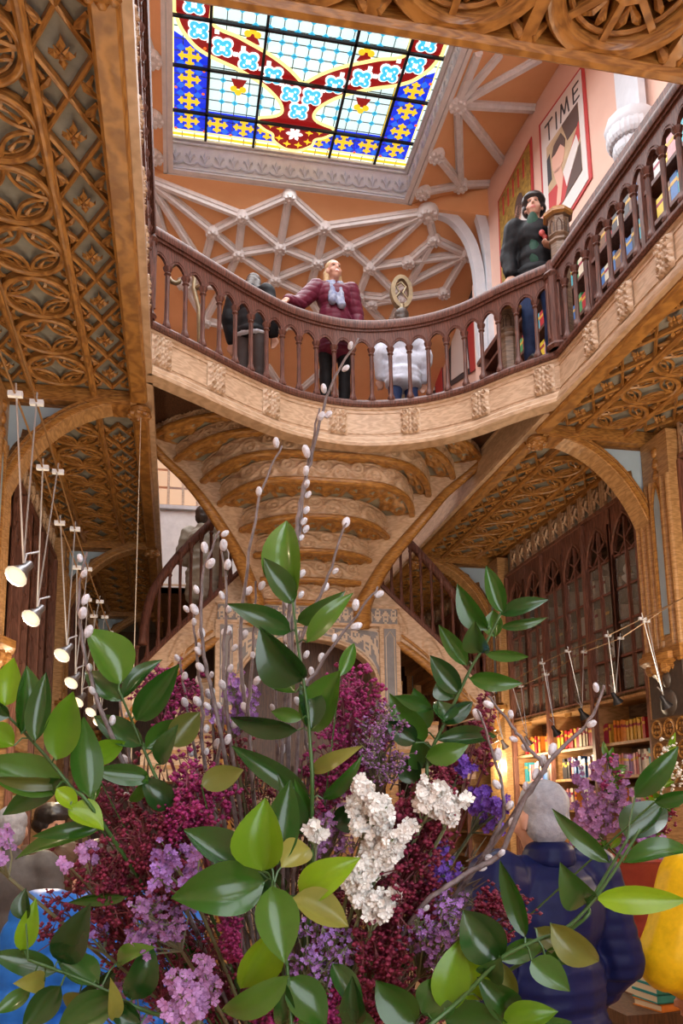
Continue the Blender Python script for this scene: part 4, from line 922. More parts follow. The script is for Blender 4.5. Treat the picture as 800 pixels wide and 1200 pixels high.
# dark relief plaque and carved panel on the near right pier
PLQ = mat('plaque_bronze', (.085, .065, .055), .45, 'noise', (.05, .04, .035), 20, .1)
PL = empty('relief_plaque', (4.3, 6.68, 2.3), 'dark bronze portrait relief in an oak niche on the right pier', 'relief')
xp = 4.26
mk('plate', MB().box(xp, xp + .03, 6.36, 6.88, 2.36, 2.86), PLQ, PL); mk('head_relief', MB().ball((xp, 6.6, 2.69), (.03, .06, .08), 12, 8), PLQ, PL, smooth=True); mk('shoulder_relief', MB().ball((xp, 6.6, 2.48), (.03, .13, .12), 12, 8), PLQ, PL, smooth=True)
mk('niche_head', MB().box(xp - .03, xp + .05, 6.33, 6.92, 2.86, 2.97), OAK, PL)
for k in range(6): mk('cusp', MB().ball((xp, 6.38 + k * .1, 2.86), (.03, .05, .035), 8, 5), OAK, PL)
CP = empty('carved_panel', (4.35, 6.6, 1.9), 'square oak panel of pierced scrollwork under the bronze relief', 'panel')
mk('board', MB().box(xp, xp + .04, 6.33, 6.92, 1.75, 2.36), OAKD, CP)
for i in range(3):
    for j in range(3):
        c = V((xp, 6.43 + .19 * i, 1.86 + .2 * j)); mk('scroll_ring', MB().tube([c + V((0, .075 * cos(t), .075 * sin(t))) for t in [k * pi / 6 for k in range(12)]], .014, 5, closed=True), GOLDOAK, CP)
        for a in range(4): mk('scroll_leaf', MB().ball(c + V((0, .035 * cos(a * pi / 2 + .8), .035 * sin(a * pi / 2 + .8))), (.014, .02, .02), 6, 4), GOLDOAK, CP)
# lit lattice screen far right
LS = empty('lattice_screen', atY(10.7, 598, 880), 'golden pierced screen glowing beside the far end of the bookcase', 'screen')
c0 = atY(10.7, 598, 885)
mk('frame', MB().box(c0.x - .2, c0.x + .2, 10.72, 10.76, c0.z - .35, c0.z + .3), GOLDOAK, LS)
for i in range(3):
    for j in range(5):
        c = c0 + V((-.13 + .13 * i, .0, -.28 + .13 * j)); mk('lattice_ring', MB().tube([c + V((.055 * cos(t), 0, .055 * sin(t))) for t in [k * pi / 5 for k in range(10)]], .012, 4, closed=True), PALE, LS)

# ------------------------------------------------------------------ track lamps on wires
SHADE = mat('lamp_shade_metal', (.28, .28, .30), .35, metal=.8)
BULB = mat('halogen_bulb', (.05, .04, .03), .6, spec=0, emit=(1, .72, .34), estr=1.5)
def track_lamp(hooks, pos, aim, label, group, energy, lit=True):
    L = empty('track_lamp', pos, label, 'lamp', group); pos = V(pos); d = (V(aim) - pos).normalized()
    for h in hooks:
        h = V(h); mk('rod', MB().tube([h + V((0, 0, .05)), pos + V((0, 0, .03))], .0042, 6), STEEL, L)
        mk('clip', MB().box(-.03, .03, -.012, .012, -.012, .012, T(h)), WHITE, L)
    M = frame(pos, d.orthogonal(), d)
    mk('shade', MB().lathe([(.012, -.06), (.02, -.05), (.022, -.01), (.05, .05), (.052, .055), (.046, .052)], 12, M), SHADE if lit else IRON, L, smooth='auto')
    mk('bulb', MB().lathe([(.044, .05), (.03, .058), (.005, .062)], 12, M), BULB if lit else GLASS, L, smooth=True)
    mk('arm', MB().tube([pos, pos - d * .02 + V((.0, 0, .06)), pos - d * .12 + V((0, 0, .02))], .006, 5), STEEL, L)
    if lit:
        lamp('lamp_light', 'POINT', pos + d * .24, energy, (1, .78, .52), .05)
WXA, WXB = -.80, -.62
wy = [3.2, 4.1, 5.0, 5.95, 6.9, 7.9, 8.9]
for nm_, x_, ys_ in (('left', -.8, (.9, 1.9, 2.7)), ('right', 4.0, (2.4, 3.6, 4.8))):  # unseen lamps added along the wires to brighten soffits and shelves
    for k_, y_ in enumerate(ys_): track_lamp(((x_ - .1, y_ - .1, 3.4), (x_ + .1, y_ + .1, 3.4)), (x_, y_, 2.7), (x_ + (.5 if x_ > 0 else -.5), y_, 1.9), f'added unseen spot on the {nm_} wires outside the picture, {ORD[k_]} from the door', f'added fill lamps on the {nm_} wires', 9 if x_ < 0 else 60)
LHP = [((18, 462), (43, 472), (27, 668)), ((50, 548), (68, 553), (43, 718)), ((70, 613), (88, 620), (78, 762)), ((90, 665), (103, 667), (88, 795)), ((103, 703), (117, 705), (95, 818)), ((110, 722), (123, 723), (110, 830)), ((116, 740), (129, 741), (118, 842))]
names = ['nearest, at the left picture edge', 'second from the left picture edge', 'third along the wires', 'fourth along the wires', 'fifth along the wires', 'sixth along the wires', 'seventh and farthest along the wires']
for i, (a, c, l) in enumerate(LHP):
    ha, hc = atX(-.74, *a), atX(-.62, *c); Yp = (ha.y + hc.y) / 2; p = atY(Yp, *l)
    hc = atY(Yp + .12, *c); ha = atY(Yp - .12, *a)
    track_lamp((ha, hc), p, p + V((-.4, -.6, -.7)), 'lit halogen spot hanging on two rods left, ' + names[i], 'lit track lamps on the left wires', 14)
for nm, k in (('outer', 0), ('inner', 1)):
    p = [atX(-.74 if k == 0 else -.62, *h[k]) for h in LHP]
    pts_ = []
    for i, h in enumerate(LHP):
        Yp = (atX(-.74, *h[0]).y + atX(-.62, *h[1]).y) / 2; pts_.append(atY(Yp + (-.12 if k == 0 else .12), *h[k]))
    pts_ = [pts_[0] + (pts_[0] - pts_[1]) * 2.2] + pts_ + [pts_[-1] + (pts_[-1] - pts_[-2]) * 3]
    o = mk('track_wire', MB().tube(pts_, .005, 5), mat('copper_wire', (.30, .17, .07), .4, metal=.7), label=nm + ' of two tensioned copper wires carrying the left lamps', cat='wire')
RHP = [((752, 725), (757, 728), (778, 822)), ((712, 745), (727, 748), (721, 818)), ((665, 763), (684, 764), (682, 836)), ((635, 777), (640, 790), (650, 856)), ((598, 800), (610, 804), (618, 868)), ((570, 806), (577, 810), (590, 872)), ((550, 812), (556, 815), (565, 880))]
for i, (a, c, l) in enumerate(RHP):
    p = atX(4.05, *l); ha, hc = atY(p.y - .05, *a), atY(p.y + .1, *c)
    lit = i in (4, 6, 5)
    track_lamp((ha, hc), p, p + V((.5, .1, -.8)), ('lit' if lit else 'unlit black') + ' spot on two rods before the right bookcase, ' + ORD[i] + ' from the pier', 'track lamps on the right wires', 22, lit)
for nm, k in (('outer', 0), ('inner', 1)):
    pts_ = []
    for h in RHP: p = atX(4.05, *h[2]); pts_.append(atY(p.y + (-.05 if k == 0 else .1), *h[k]))
    pts_ = [pts_[0] + (pts_[0] - pts_[1])] + pts_
    mk('track_wire', MB().tube(pts_, .005, 5), mat('copper_wire', (.3, .17, .07)), label=nm + ' of two wires carrying the right bookcase lamps', cat='wire')
mk('plumb_cord', MB().tube([(-.345, 6.82, 4.93), (-.345, 6.82, 3.4), (-.345, 6.82, 1.2)], .004, 5), mat('cord', (.55, .48, .38), .8), label='thin pale cord hanging straight down beside the left beam', cat='cord')
# ------------------------------------------------------------------ people
SKIN = mat('skin', (.56, .32, .235), .55, 'noise', (.48, .26, .185), 12, .02); LIP = mat('lips', (.50, .16, .14), .4); EYE = mat('eye_dark', (.05, .035, .03), .3); TEETH = mat('teeth', (.85, .82, .78), .3)
def cap_(b, p, r, q, s, n=10):
    p, q = V(p), V(q); L = (q - p).length
    if L < 1e-5: b.ball(p, r, 12, 8); return
    path, rad = [], []
    d = (q - p) / L
    for a in (-80, -55, -25, 0): path.append(p + d * r * sin(radians(a))); rad.append(r * cos(radians(a)))
    for a in (0, 25, 55, 80): path.append(q + d * s * sin(radians(a))); rad.append(s * cos(radians(a)))
    b.tube(path, rad, n)
def blob(name, caps, mats, parent=None, vox=.012, smooth=6, fx=None, paint=None, M=I4, **kw):
    b = MB()
    for c in caps:
        if c[0] == 'e': b.ball((0, 0, 0), c[2], 14, 10, T(V(c[1])) @ (c[3] if len(c) > 3 else I4))
        else: cap_(b, *c)
    me = b.mesh(name, mats); o = bpy.data.objects.new('tmp', me); COL.objects.link(o)
    m = o.modifiers.new('r', 'REMESH'); m.mode = 'VOXEL'; m.voxel_size = vox
    if smooth: s = o.modifiers.new('s', 'SMOOTH'); s.iterations = smooth; s.factor = .5
    dg = bpy.context.evaluated_depsgraph_get(); nm = bpy.data.meshes.new_from_object(o.evaluated_get(dg))
    bpy.data.objects.remove(o); bpy.data.meshes.remove(me); nm.name = name
    nm.materials.clear()
    for x in (mats if isinstance(mats, (list, tuple)) else [mats]): nm.materials.append(x)
    if fx:
        nm.update(); ns = [v.normal.copy() for v in nm.vertices]
        for v, n_ in zip(nm.vertices, ns): v.co += n_ * fx(v.co, n_)
    nm.polygons.foreach_set('use_smooth', [True] * len(nm.polygons))
    if paint:
        for p in nm.polygons:
            c = p.center
            for fn, k in paint:
                if fn(c): p.material_index = k; break
    nm.transform(M); nm.update()
    return obj(name, nm, parent, I4, **kw)
def near(c, r): c = V(c); r = V(r) if not isinstance(r, (int, float)) else V((r, r, r)); return lambda p: ((p.x - c.x) / r.x) ** 2 + ((p.y - c.y) / r.y) ** 2 + ((p.z - c.z) / r.z) ** 2 < 1
def hand(caps, w, d, side):
    """palm and five curled fingers from wrist w pointing along d"""
    w, d = V(w), V(d).normalized(); s = d.cross(V((0, 0, 1))); s = s.normalized() if s.length > .1 else V((0, 1, 0)); n = d.cross(s)
    if side < 0: n = -n
    caps.append((w, .026, w + d * .05, .03)); base = w + d * .085
    caps.append((w + d * .03 - s * .02, .02, base - s * .028, .014)); caps.append((w + d * .03 + s * .02, .02, base + s * .028, .014))
    for i, L in enumerate((.065, .078, .074, .058)):
        a = base + s * (-.033 + .022 * i); m_ = a + d * L * .55 - n * .006; e = m_ + d * L * .35 - n * .028; caps.append((a, .0105, m_, .0095)); caps.append((m_, .0095, e, .008))
    t = w + d * .03 - s * .03 * side; caps.append((t, .013, t + d * .04 - s * .03 * side, .011)); caps.append((t + d * .04 - s * .03 * side, .011, t + d * .065 - s * .03 * side - n * .01, .009))
def puff(step, amp): return lambda p, n: amp * (abs(sin(pi * p.z / step)) ** .5 - .55) + .004 * noise.noise(p * 14)
def wrinkle(amp): return lambda p, n: amp * noise.noise(V((p.x * 9, p.y * 9, p.z * 16)))
def person(label, M, J=None, top=None, topmat=None, legmat=None, hairmat=None, hair='short', topthick=.03, topfx=None, hem=.78, headrot=I4, vox=.012, smile=False, topname='jacket', shoes=None, collar=True, group=None, wide=1.0):
    j = dict(neck=(0, .015, 1.47), chest=(0, 0, 1.3), waist=(0, .0, 1.06), hipL=(.09, .0, .93), hipR=(-.09, 0, .93), kneeL=(.1, -.01, .5), kneeR=(-.1, -.01, .5), ankL=(.1, .02, .09), ankR=(-.1, .02, .09), shL=(.185, 0, 1.41), shR=(-.185, 0, 1.41), elL=(.25, .03, 1.13), elR=(-.25, .03, 1.13), wrL=(.25, -.05, .9), wrR=(-.25, -.05, .9), hdL=(.0, -.25, -1), hdR=(0, -.25, -1), head=(0, -.015, 1.61))
    if J: j.update(J)
    j = {k: V(v) for k, v in j.items()}
    H = T(j['head']) @ headrot; hp = lambda *p: H @ V(p)
    c = [('e', hp(0, .012, .035), (.075, .095, .09), headrot), ('e', hp(0, -.02, -.03), (.062, .075, .085), headrot), ('e', hp(0, -.05, -.085), (.036, .036, .03), headrot),
         (hp(0, -.09, .01), .010, hp(0, -.108, -.025), .014), ('e', hp(0, -.086, -.06), (.028, .018, .012), headrot), ('e', hp(0, -.07, .035), (.055, .03, .015), headrot),
         ('e', hp(.078, .01, -.01), (.012, .024, .034), headrot), ('e', hp(-.078, .01, -.01), (.012, .024, .034), headrot), (hp(.04, -.055, -.035), .028, hp(-.04, -.055, -.035), .028),
         (j['neck'] - V((0, 0, .06)), .062, hp(0, .015, -.06), .052)]
    c += [('e', j['chest'], (.15 * wide, .105, .16)), ('e', j['waist'], (.13 * wide, .1, .15)), (j['shL'], .05, j['shR'], .05), ('e', (j['hipL'] + j['hipR']) / 2 + V((0, 0, .02)), (.16, .11, .12))]
    for s in 'LR':
        c += [(j['sh' + s], .052, j['el' + s], .04), (j['el' + s], .04, j['wr' + s], .027), (j['hip' + s], .085, j['knee' + s], .056), (j['knee' + s], .056, j['ank' + s], .038), (j['ank' + s] - V((0, 0, .04)), .04, j['ank' + s] + V((0, -.14, -.055)), .03)]
        hand(c, j['wr' + s], j['hd' + s], 1 if s == 'L' else -1)
    pt = [(near(hp(.032, -.085, .012), (.016, .03, .008)), 2), (near(hp(-.032, -.085, .012), (.016, .03, .008)), 2)]
    if smile: pt.append((near(hp(0, -.1, -.056), (.024, .03, .008)), 3))
    pt.append((near(hp(0, -.1, -.058), (.03, .03, .014)), 1))
    B = blob('person', c, [SKIN, LIP, EYE, TEETH], None, vox, 3, None, pt, M, label=label, cat='person', group=group)
    t = topthick; tc = [('e', j['chest'], (.16 * wide + t, .115 + t, .19)), ('e', j['waist'], (.145 * wide + t, .11 + t, .2)), (j['shL'] - V((.02, 0, .01)), .055 + t * .8, j['shR'] + V((.02, 0, -.01)), .055 + t * .8)]
    mid = (j['hipL'] + j['hipR']) / 2
    z = mid.z
    while z > hem: tc.append(('e', V((mid.x, mid.y, z)), (.165 + t, .125 + t, .09))); z -= .06
    for s in 'LR': e = j['wr' + s]; tc += [(j['sh' + s], .062 + t, j['el' + s], .05 + t), (j['el' + s], .05 + t, j['el' + s].lerp(e, .93), .034 + t * .7)]
    if collar: tc.append((j['neck'] - V((0, 0, .06)), .085, j['neck'] + V((0, .005, .0)), .075))
    blob(topname, tc, topmat, B, vox, 5, topfx, None, M)
    lc = [('e', mid + V((0, 0, .04)), (.17, .125, .14))]
    for s in 'LR': lc += [(j['hip' + s], .098, j['knee' + s], .07), (j['knee' + s], .07, j['ank' + s] + V((0, 0, .03)), .06)]
    blob('trousers', lc, legmat, B, vox, 4, wrinkle(.006), None, M)
    for s in 'LR': blob('shoe', [(j['ank' + s] + V((0, .01, -.035)), .05, j['ank' + s] + V((0, -.15, -.05)), .038)], shoes or mat('shoe_black', (.03, .03, .03), .5), B, .014, 3, None, None, M)
    if hair:
        hc = [('e', hp(0, .03, .05), (.086, .098, .09), headrot), ('e', hp(0, .05, -.01), (.082, .075, .09), headrot)]
        if hair == 'long': hc += [(hp(.06, .04, -.02), .045, hp(.085, .045, -.2), .03), (hp(-.06, .04, -.02), .045, hp(-.085, .045, -.2), .03), (hp(0, .07, 0), .06, hp(0, .08, -.18), .05)]
        if hair == 'bob': hc = [('e', hp(0, .015, .075), (.112, .12, .085), headrot), ('e', hp(0, .045, .015), (.115, .1, .075), headrot), ('e', hp(0, -.055, .075), (.09, .06, .035), headrot)]
        if hair == 'grey': hc = [('e', hp(0, .026, .05), (.082, .1, .088), headrot), ('e', hp(0, .045, -.02), (.084, .075, .075), headrot)]
        blob('hair', hc, hairmat, B, .009, 4, lambda p, n: .003 * noise.noise(p * 60), None, M)
    return B, j, hp
FAB = lambda n, c, r=.6: mat('fabric_' + n, c, r, 'noise', tuple(x * .8 for x in c), 40, .06, spec=.15)
BLACK = FAB('black', (.010, .010, .012)); MAROON = FAB('maroon', (.13, .018, .04), .4); NAVY = FAB('navy', (.006, .010, .062), .45); NAVYT = FAB('dark_navy', (.03, .05, .13)); WHITEF = FAB('white', (.66, .69, .80)); BEIGE = FAB('beige', (.55, .50, .42)); YELLOW = FAB('yellow', (.80, .50, .01), .4); BLUEF = FAB('bright_blue', (.02, .16, .62), .35); GREENF = FAB('dark_green', (.02, .06, .04)); GREYF = FAB('grey', (.10, .095, .10))
HBLOND = mat('hair_blond', (.52, .36, .18), .5, 'noise', (.40, .26, .12), 40, .2, stretch=(1, 1, .2)); HBLACK = mat('hair_black', (.015, .013, .014), .4); HGREY = mat('hair_grey', (.34, .36, .42), .6, 'noise', (.24, .26, .31), 50, .3); HBROWN = mat('hair_brown', (.05, .03, .02), .5)
# woman in maroon, one hand on the rail, looking up
Mw = T(1.5, 7.62, 5.48) @ Matrix.Scale(.965, 4)
iw = Mw.inverted(); railp = iw @ V((.93, 7.22, 6.375))
el_ = V((-.185, 0, 1.41)).lerp(railp, .5) + V((-.02, .08, -.06))
wd_ = (railp - el_).normalized()
Wm, j, hp = person('blonde woman in maroon padded coat leaning on the curved railing looking up', Mw, dict(elR=el_, wrR=railp - wd_ * .1 + V((0, 0, .04)), hdR=wd_ + V((0, 0, -.3))), topmat=MAROON, legmat=BLACK, hairmat=HBLOND, hair='long', topfx=puff(.075, .007), hem=.66, headrot=RZ(.2) @ RX(-.1), vox=.010, smile=True, topthick=.032)
SCARF = mat('scarf', (.35, .38, .46), .7, 'noise', (.12, .15, .30), 14, .1)
blob('scarf', [(j['neck'] + V((-.06, -.05, -.03)), .045, j['neck'] + V((.06, -.05, -.03)), .045), (j['neck'] + V((-.07, .03, -.02)), .045, j['neck'] + V((.07, .03, -.02)), .045), (j['neck'] + V((-.03, -.09, -.05)), .045, j['chest'] + V((-.045, -.15, -.12)), .045), (j['neck'] + V((.04, -.09, -.05)), .04, j['chest'] + V((.05, -.15, -.16)), .045)], SCARF, Wm, .010, 3, lambda p, n: .008 * noise.noise(p * 25), None, Mw)
# man at the corner newel
struct('floor_step', MB().box(3.08, 3.62, 6.5, 7.2, 5.48, 5.62), DARK)
Mm = T(3.29, 6.68, 5.62) @ Matrix.Scale(1.03, 4) @ RZ(-.25)
Pm, j, hp = person('man in black jacket and dark green shirt standing behind the corner newel', Mm, dict(elL=(.27, .02, 1.14), wrL=(.16, -.17, 1.08), hdL=(-1, -.3, .1)), topmat=BLACK, legmat=NAVYT, hairmat=HBLACK, hair='bob', topfx=wrinkle(.008), hem=.80, headrot=RZ(-.25) @ RX(-.06), vox=.011, topthick=.035)
blob('shirt', [('e', j['chest'] + V((-.03, -.085, .02)), (.07, .05, .2)), ('e', j['waist'] + V((-.03, -.085, 0)), (.07, .055, .18)), (j['neck'] + V((-.03, -.05, -.03)), .03, j['neck'] + V((.03, -.05, -.03)), .03)], GREENF, Pm, .010, 3, None, None, Mm)
blob('printed_patch', [('e', j['chest'] + V((.03, -.16, -.06)), (.03, .02, .035)), ('e', j['chest'] + V((.06, -.15, -.1)), (.025, .02, .03))], mat('print_red', (.5, .08, .07), .5), Pm, .008, 2, None, None, Mm)
# person in white seen from behind through the balusters
Mp = T(2.42, 8.35, 5.48) @ Matrix.Scale(.97, 4) @ RZ(pi)
person('person in loose white shirt seen from behind through the curved railing', Mp, None, topmat=WHITEF, legmat=NAVYT, hairmat=HBROWN, topfx=wrinkle(.012), hem=.76, vox=.014, topthick=.06, topname='shirt', wide=1.35)
# person in black coat, bowed head
Mp = T(.66, 7.72, 5.48) @ Matrix.Scale(.9, 4) @ RZ(2.7)
Pb, j, hp = person('person in short black jacket with white hem behind the left balusters', Mp, dict(head=(0, -.1, 1.58), chest=(0, -.03, 1.3)), topmat=BLACK, legmat=mat('fabric_dark_brown', (.03, .015, .012), .7), hairmat=HBROWN, hair='long', topfx=wrinkle(.008), hem=.92, vox=.014, topthick=.04, headrot=RX(.5))
blob('shirt_hem', [('e', (0, 0, .9), (.2, .155, .05))], WHITEF, Pb, .012, 2, None, None, Mp)
# person in beige coat on the left lower flight
Mp = T(.27, 9.62, 3.42) @ RZ(pi - .6)
Pc, j, hp = person('person in pale beige coat climbing the left lower flight', Mp, dict(elL=(.3, -.03, 1.15), wrL=(.22, -.2, 1.1), kneeL=(.1, -.1, .52)), topmat=BEIGE, legmat=BLACK, hairmat=HBROWN, hair='short', topfx=wrinkle(.02), hem=.62, vox=.014, topthick=.05)
# foreground: man in navy quilted jacket, back to the camera
Mn = T(1.24, 2.72, 0) @ Matrix.Scale(.985, 4) @ RZ(pi + .28)
def quilt(p, n): 
    return .004 * (abs(sin(pi * p.z / .05)) ** .45 - .6) * (1 if p.z < 1.3 else .15) + .008 * noise.noise(V((p.x * 5, p.y * 5, p.z * 30))) * (1 if p.z < 1.1 else .4)
Pn, j, hp = person('grey-haired man in navy quilted jacket with his back to the camera', Mn, dict(shL=(.205, 0, 1.41), shR=(-.205, 0, 1.41), elL=(.285, .02, 1.12), elR=(-.285, .02, 1.12), wrL=(.24, -.14, .93), wrR=(-.24, -.14, .93)), topmat=NAVY, legmat=BLACK, hairmat=HGREY, hair='grey', topfx=quilt, hem=.72, vox=.009, topthick=.048, wide=1.12)
blob('collar', [('e', (0, .02, 1.475), (.098, .095, .05)), ('e', (0, .025, 1.5), (.09, .088, .045))], NAVY, Pn, .008, 3, None, None, Mn)
# yellow coat at the right picture edge
My = T(2.03, 2.75, 0) @ Matrix.Scale(.96, 4) @ RZ(pi - .4)
person('person in bright yellow padded coat cut by the right picture edge', My, dict(elL=(.3, .04, 1.13), elR=(-.3, .04, 1.13), wrL=(.2, -.16, 1.0), wrR=(-.2, -.16, 1.0)), topmat=YELLOW, legmat=BLACK, hairmat=HBROWN, hair='long', topfx=lambda p, n: .014 * noise.noise(p * 6), hem=.6, vox=.012, topthick=.07)
# bright blue quilted jacket behind the flowers on the left
Mb = T(-.19, 2.62, 0) @ Matrix.Scale(.93, 4) @ RZ(pi + .3)
person('person in bright blue quilted jacket behind the flowers at lower left', Mb, dict(head=(0, -.12, 1.52), wrL=(.2, -.2, 1.0), wrR=(-.2, -.2, 1.0)), topmat=BLUEF, legmat=BLACK, hairmat=HBROWN, hair='short', topfx=puff(.09, .016), hem=.7, vox=.011, topthick=.06, headrot=RX(.6), wide=1.15)
# two visitors far left
p = atY(4.7, 14, 962); Mv = T(p.x, 4.7, 0) @ Matrix.Scale(.95, 4) @ RZ(pi)
person('grey-haired visitor in grey coat at the far left edge', Mv, None, topmat=GREYF, legmat=BLACK, hairmat=HGREY, hair='short', topfx=wrinkle(.01), vox=.016)
p = atY(5.6, 60, 960); Mv = T(p.x, 5.6, 0) @ Matrix.Scale(.95, 4) @ RZ(.8)
person('visitor with black cap and brown coat by the left shelves', Mv, None, topmat=FAB('brown', (.10, .06, .04)), legmat=BLACK, hairmat=HBLACK, hair='bob', topfx=wrinkle(.01), vox=.016)
# wooden oval finial and bronze scroll on the stair heads behind the rail
FN = empty('stair_finial', (2.4, 8.8, 5.48), 'oval carved wooden stair finial rising behind the curved railing', 'finial')
c0 = atY(8.8, 470, 343)
mk('oval_ring', MB().sweep([c0 + V((.11 * cos(t), 0, .19 * sin(t))) for t in [2 * pi * i / 24 for i in range(24)]], [(-.025, -.04), (.025, -.04), (.025, .04), (-.025, .04)], closed=True, up=(0, 1, 0)), BRONZE, FN, smooth='auto')
mk('stem', MB().tube([(c0.x, c0.y, 5.48), c0 - V((0, 0, .17))], .05, 8), BRONZE, FN)
for s in (-1, 1): mk('tracery', MB().tube([c0 + V((s * .08, 0, -.08)), c0 + V((s * .02, 0, 0)), c0 + V((s * .06, 0, .08)), c0 + V((0, 0, .14))], .014, 6), BRONZE, FN)
SC_ = empty('scroll_bracket', (0.05, 7.2, 5.48), 'curled bronze scroll bracket behind the left end of the curved railing', 'bracket')
c0 = atY(7.2, 208, 325)
sp_ = [c0 + V(((.17 - .013 * i) * cos(i * .55 - .5), 0, (.2 - .015 * i) * sin(i * .55 - .5))) for i in range(12)]
mk('scroll', MB().tube([V((c0.x + .22, 7.2, 5.48)), c0 + V((.2, 0, -.3))] + sp_, .022, 6), BRONZE, SC_, smooth=True); mk('scroll_leaf', MB().tube([c0 + V((.16, 0, -.1)), c0 + V((.28, 0, -.02)), c0 + V((.26, 0, .06))], [.02, .03, .01], 6), BRONZE, SC_, smooth=True)
# ------------------------------------------------------------------ the big bouquet in front of the camera
fr_ = random.Random(11)
VASE = atD(1.12, 335, 1345); VASE.z = 1.20
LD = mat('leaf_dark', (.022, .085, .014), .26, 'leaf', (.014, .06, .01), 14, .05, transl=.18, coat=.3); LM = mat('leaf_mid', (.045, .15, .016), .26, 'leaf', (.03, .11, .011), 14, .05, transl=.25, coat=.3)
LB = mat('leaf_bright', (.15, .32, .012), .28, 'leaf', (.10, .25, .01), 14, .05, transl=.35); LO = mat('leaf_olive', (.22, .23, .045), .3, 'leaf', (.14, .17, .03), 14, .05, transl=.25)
STEMG = mat('stem_green', (.04, .11, .025), .4); TWIG = mat('willow_twig', (.26, .22, .23), .6, 'noise', (.08, .06, .06), 60, .2); CATK = mat('catkin', (.74, .76, .84), .9, 'noise', (.55, .55, .60), 120, .4)
LMATS = dict(d=LD, m=LM, b=LB, o=LO)
def leaf(parent, b, t, w, tone='m', turn=None, arch=None, name='leaf'):
    ax = t - b; L = ax.length; ax = ax / L
    view = (CAM - (b + t) / 2).normalized()
    n = (view - ax * view.dot(ax)).normalized(); s = ax.cross(n)
    a = fr_.uniform(-.5, .5) if turn is None else turn
    n2 = n * cos(a) + s * sin(a); s2 = s * cos(a) - n * sin(a); w = w / max(.55, cos(a))
    bend = fr_.uniform(.03, .12) * L * fr_.choice((-1, 1, 1)) if arch is None else arch * L
    fold = fr_.uniform(.16, .42) * w; vs = []; nu, nv = 10, 4; tw = fr_.uniform(-.25, .25)
    for i in range(nu + 1):
        u = i / nu; prof = (sin(pi * u ** .82) ** .78) * (1 - .12 * u) if 0 < u < 1 else 0.0
        if u > .85: prof *= .9
        prof = max(prof, .02); c = b + ax * L * u + n2 * bend * sin(pi * u) - n2 * (.10 * L * u ** 3)
        ca, sa = cos(tw * u), sin(tw * u); sd = s2 * ca + n2 * sa; nn = n2 * ca - s2 * sa
        for j in range(nv + 1):
            v = j / nv * 2 - 1; vs.append(c + sd * (w * .5 * prof * v) + nn * (fold * abs(v) ** 1.3 * prof - .001 * (v == 0)))
    mb = MB(); mb.add(vs, [(i * (nv + 1) + j, i * (nv + 1) + j + 1, (i + 1) * (nv + 1) + j + 1, (i + 1) * (nv + 1) + j) for i in range(nu) for j in range(nv)])
    return mk(name, mb, LMATS[tone], parent, smooth=True)
def sprig(label, conv, D, stem, leaves, group='glossy leaf branches of the big bouquet'):
    ox, oy, sc = conv; px = lambda x, y: (ox + x / sc, oy + y / sc)
    pts_ = [atD(D, *px(*p)) for p in stem]
    root = pts_[0]
    E = empty('leaf_branch', root, label, 'branch', group)
    low = root.lerp(VASE, .5) + (FWD * .03); path = spline([VASE, low] + pts_, 5); k = len(path)
    mk('stem', MB().tube(path, [.0028 - .0014 * i / k for i in range(k)], 6), STEMG, E, smooth=True)
    for l in leaves:
        bx, by, tx, ty, w = l[:5]; tone = l[5] if len(l) > 5 else 'm'; dz = l[6] if len(l) > 6 else fr_.uniform(-.03, .03); Dl = D + (l[7] if len(l) > 7 else fr_.uniform(-.02, .03))
        b = atD(Dl, *px(bx, by)); t = atD(Dl + dz, *px(tx, ty)); wd = 1.14 * w / sc / FPX * Dl; t = b + (t - b) * 1.04
        leaf(E, b, t, wd, tone)
        # short stalk to the stem
        q = min(path, key=lambda p: (p - b).length)
        if (q - b).length > .045: q = VASE
        if (q - b).length > .004: mk('leaf_stalk', MB().tube([q, q.lerp(b, .5) + UP * .004, b], .0010, 4), STEMG, E)
    return E
A_ = (0, 720, 3.636); B_c = (0, 960, 3.636); C_c = (200, 600, 3.636); D_c = (200, 840, 3.636); E_c = (200, 1000, 3.636); F_c = (400, 660, 3.333); H_c = (420, 1020, 2.667); I_c = (620, 840, 4.444)
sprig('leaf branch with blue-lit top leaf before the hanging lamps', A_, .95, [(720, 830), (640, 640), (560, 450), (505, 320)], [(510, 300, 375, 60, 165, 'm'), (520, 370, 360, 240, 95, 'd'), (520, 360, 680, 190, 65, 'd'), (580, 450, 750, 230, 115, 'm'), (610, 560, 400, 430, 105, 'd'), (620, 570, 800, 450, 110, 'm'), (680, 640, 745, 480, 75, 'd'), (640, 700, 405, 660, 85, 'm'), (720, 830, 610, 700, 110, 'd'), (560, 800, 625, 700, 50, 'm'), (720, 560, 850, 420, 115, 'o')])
sprig('leaf branch fanning over the left picture edge', A_, .88, [(430, 880), (310, 745), (200, 610), (110, 510), (40, 440)], [(20, 390, 55, 195, 105, 'b'), (90, 510, 125, 225, 110, 'm'), (150, 540, 185, 255, 95, 'd'), (240, 620, 295, 345, 135, 'b'), (60, 560, -70, 470, 105, 'b'), (280, 740, -80, 620, 165, 'm'), (260, 700, 10, 860, 95, 'm'), (290, 720, -40, 700, 55, 'o'), (380, 780, 370, 450, 125, 'm'), (400, 800, 385, 600, 65, 'm'), (380, 620, 525, 545, 95, 'b', .0, .06), (240, 740, 325, 830, 75, 'b'), (290, 830, 440, 910, 110, 'b'), (430, 900, 150, 945, 65, 'm'), (40, 440, -40, 360, 80, 'd')])
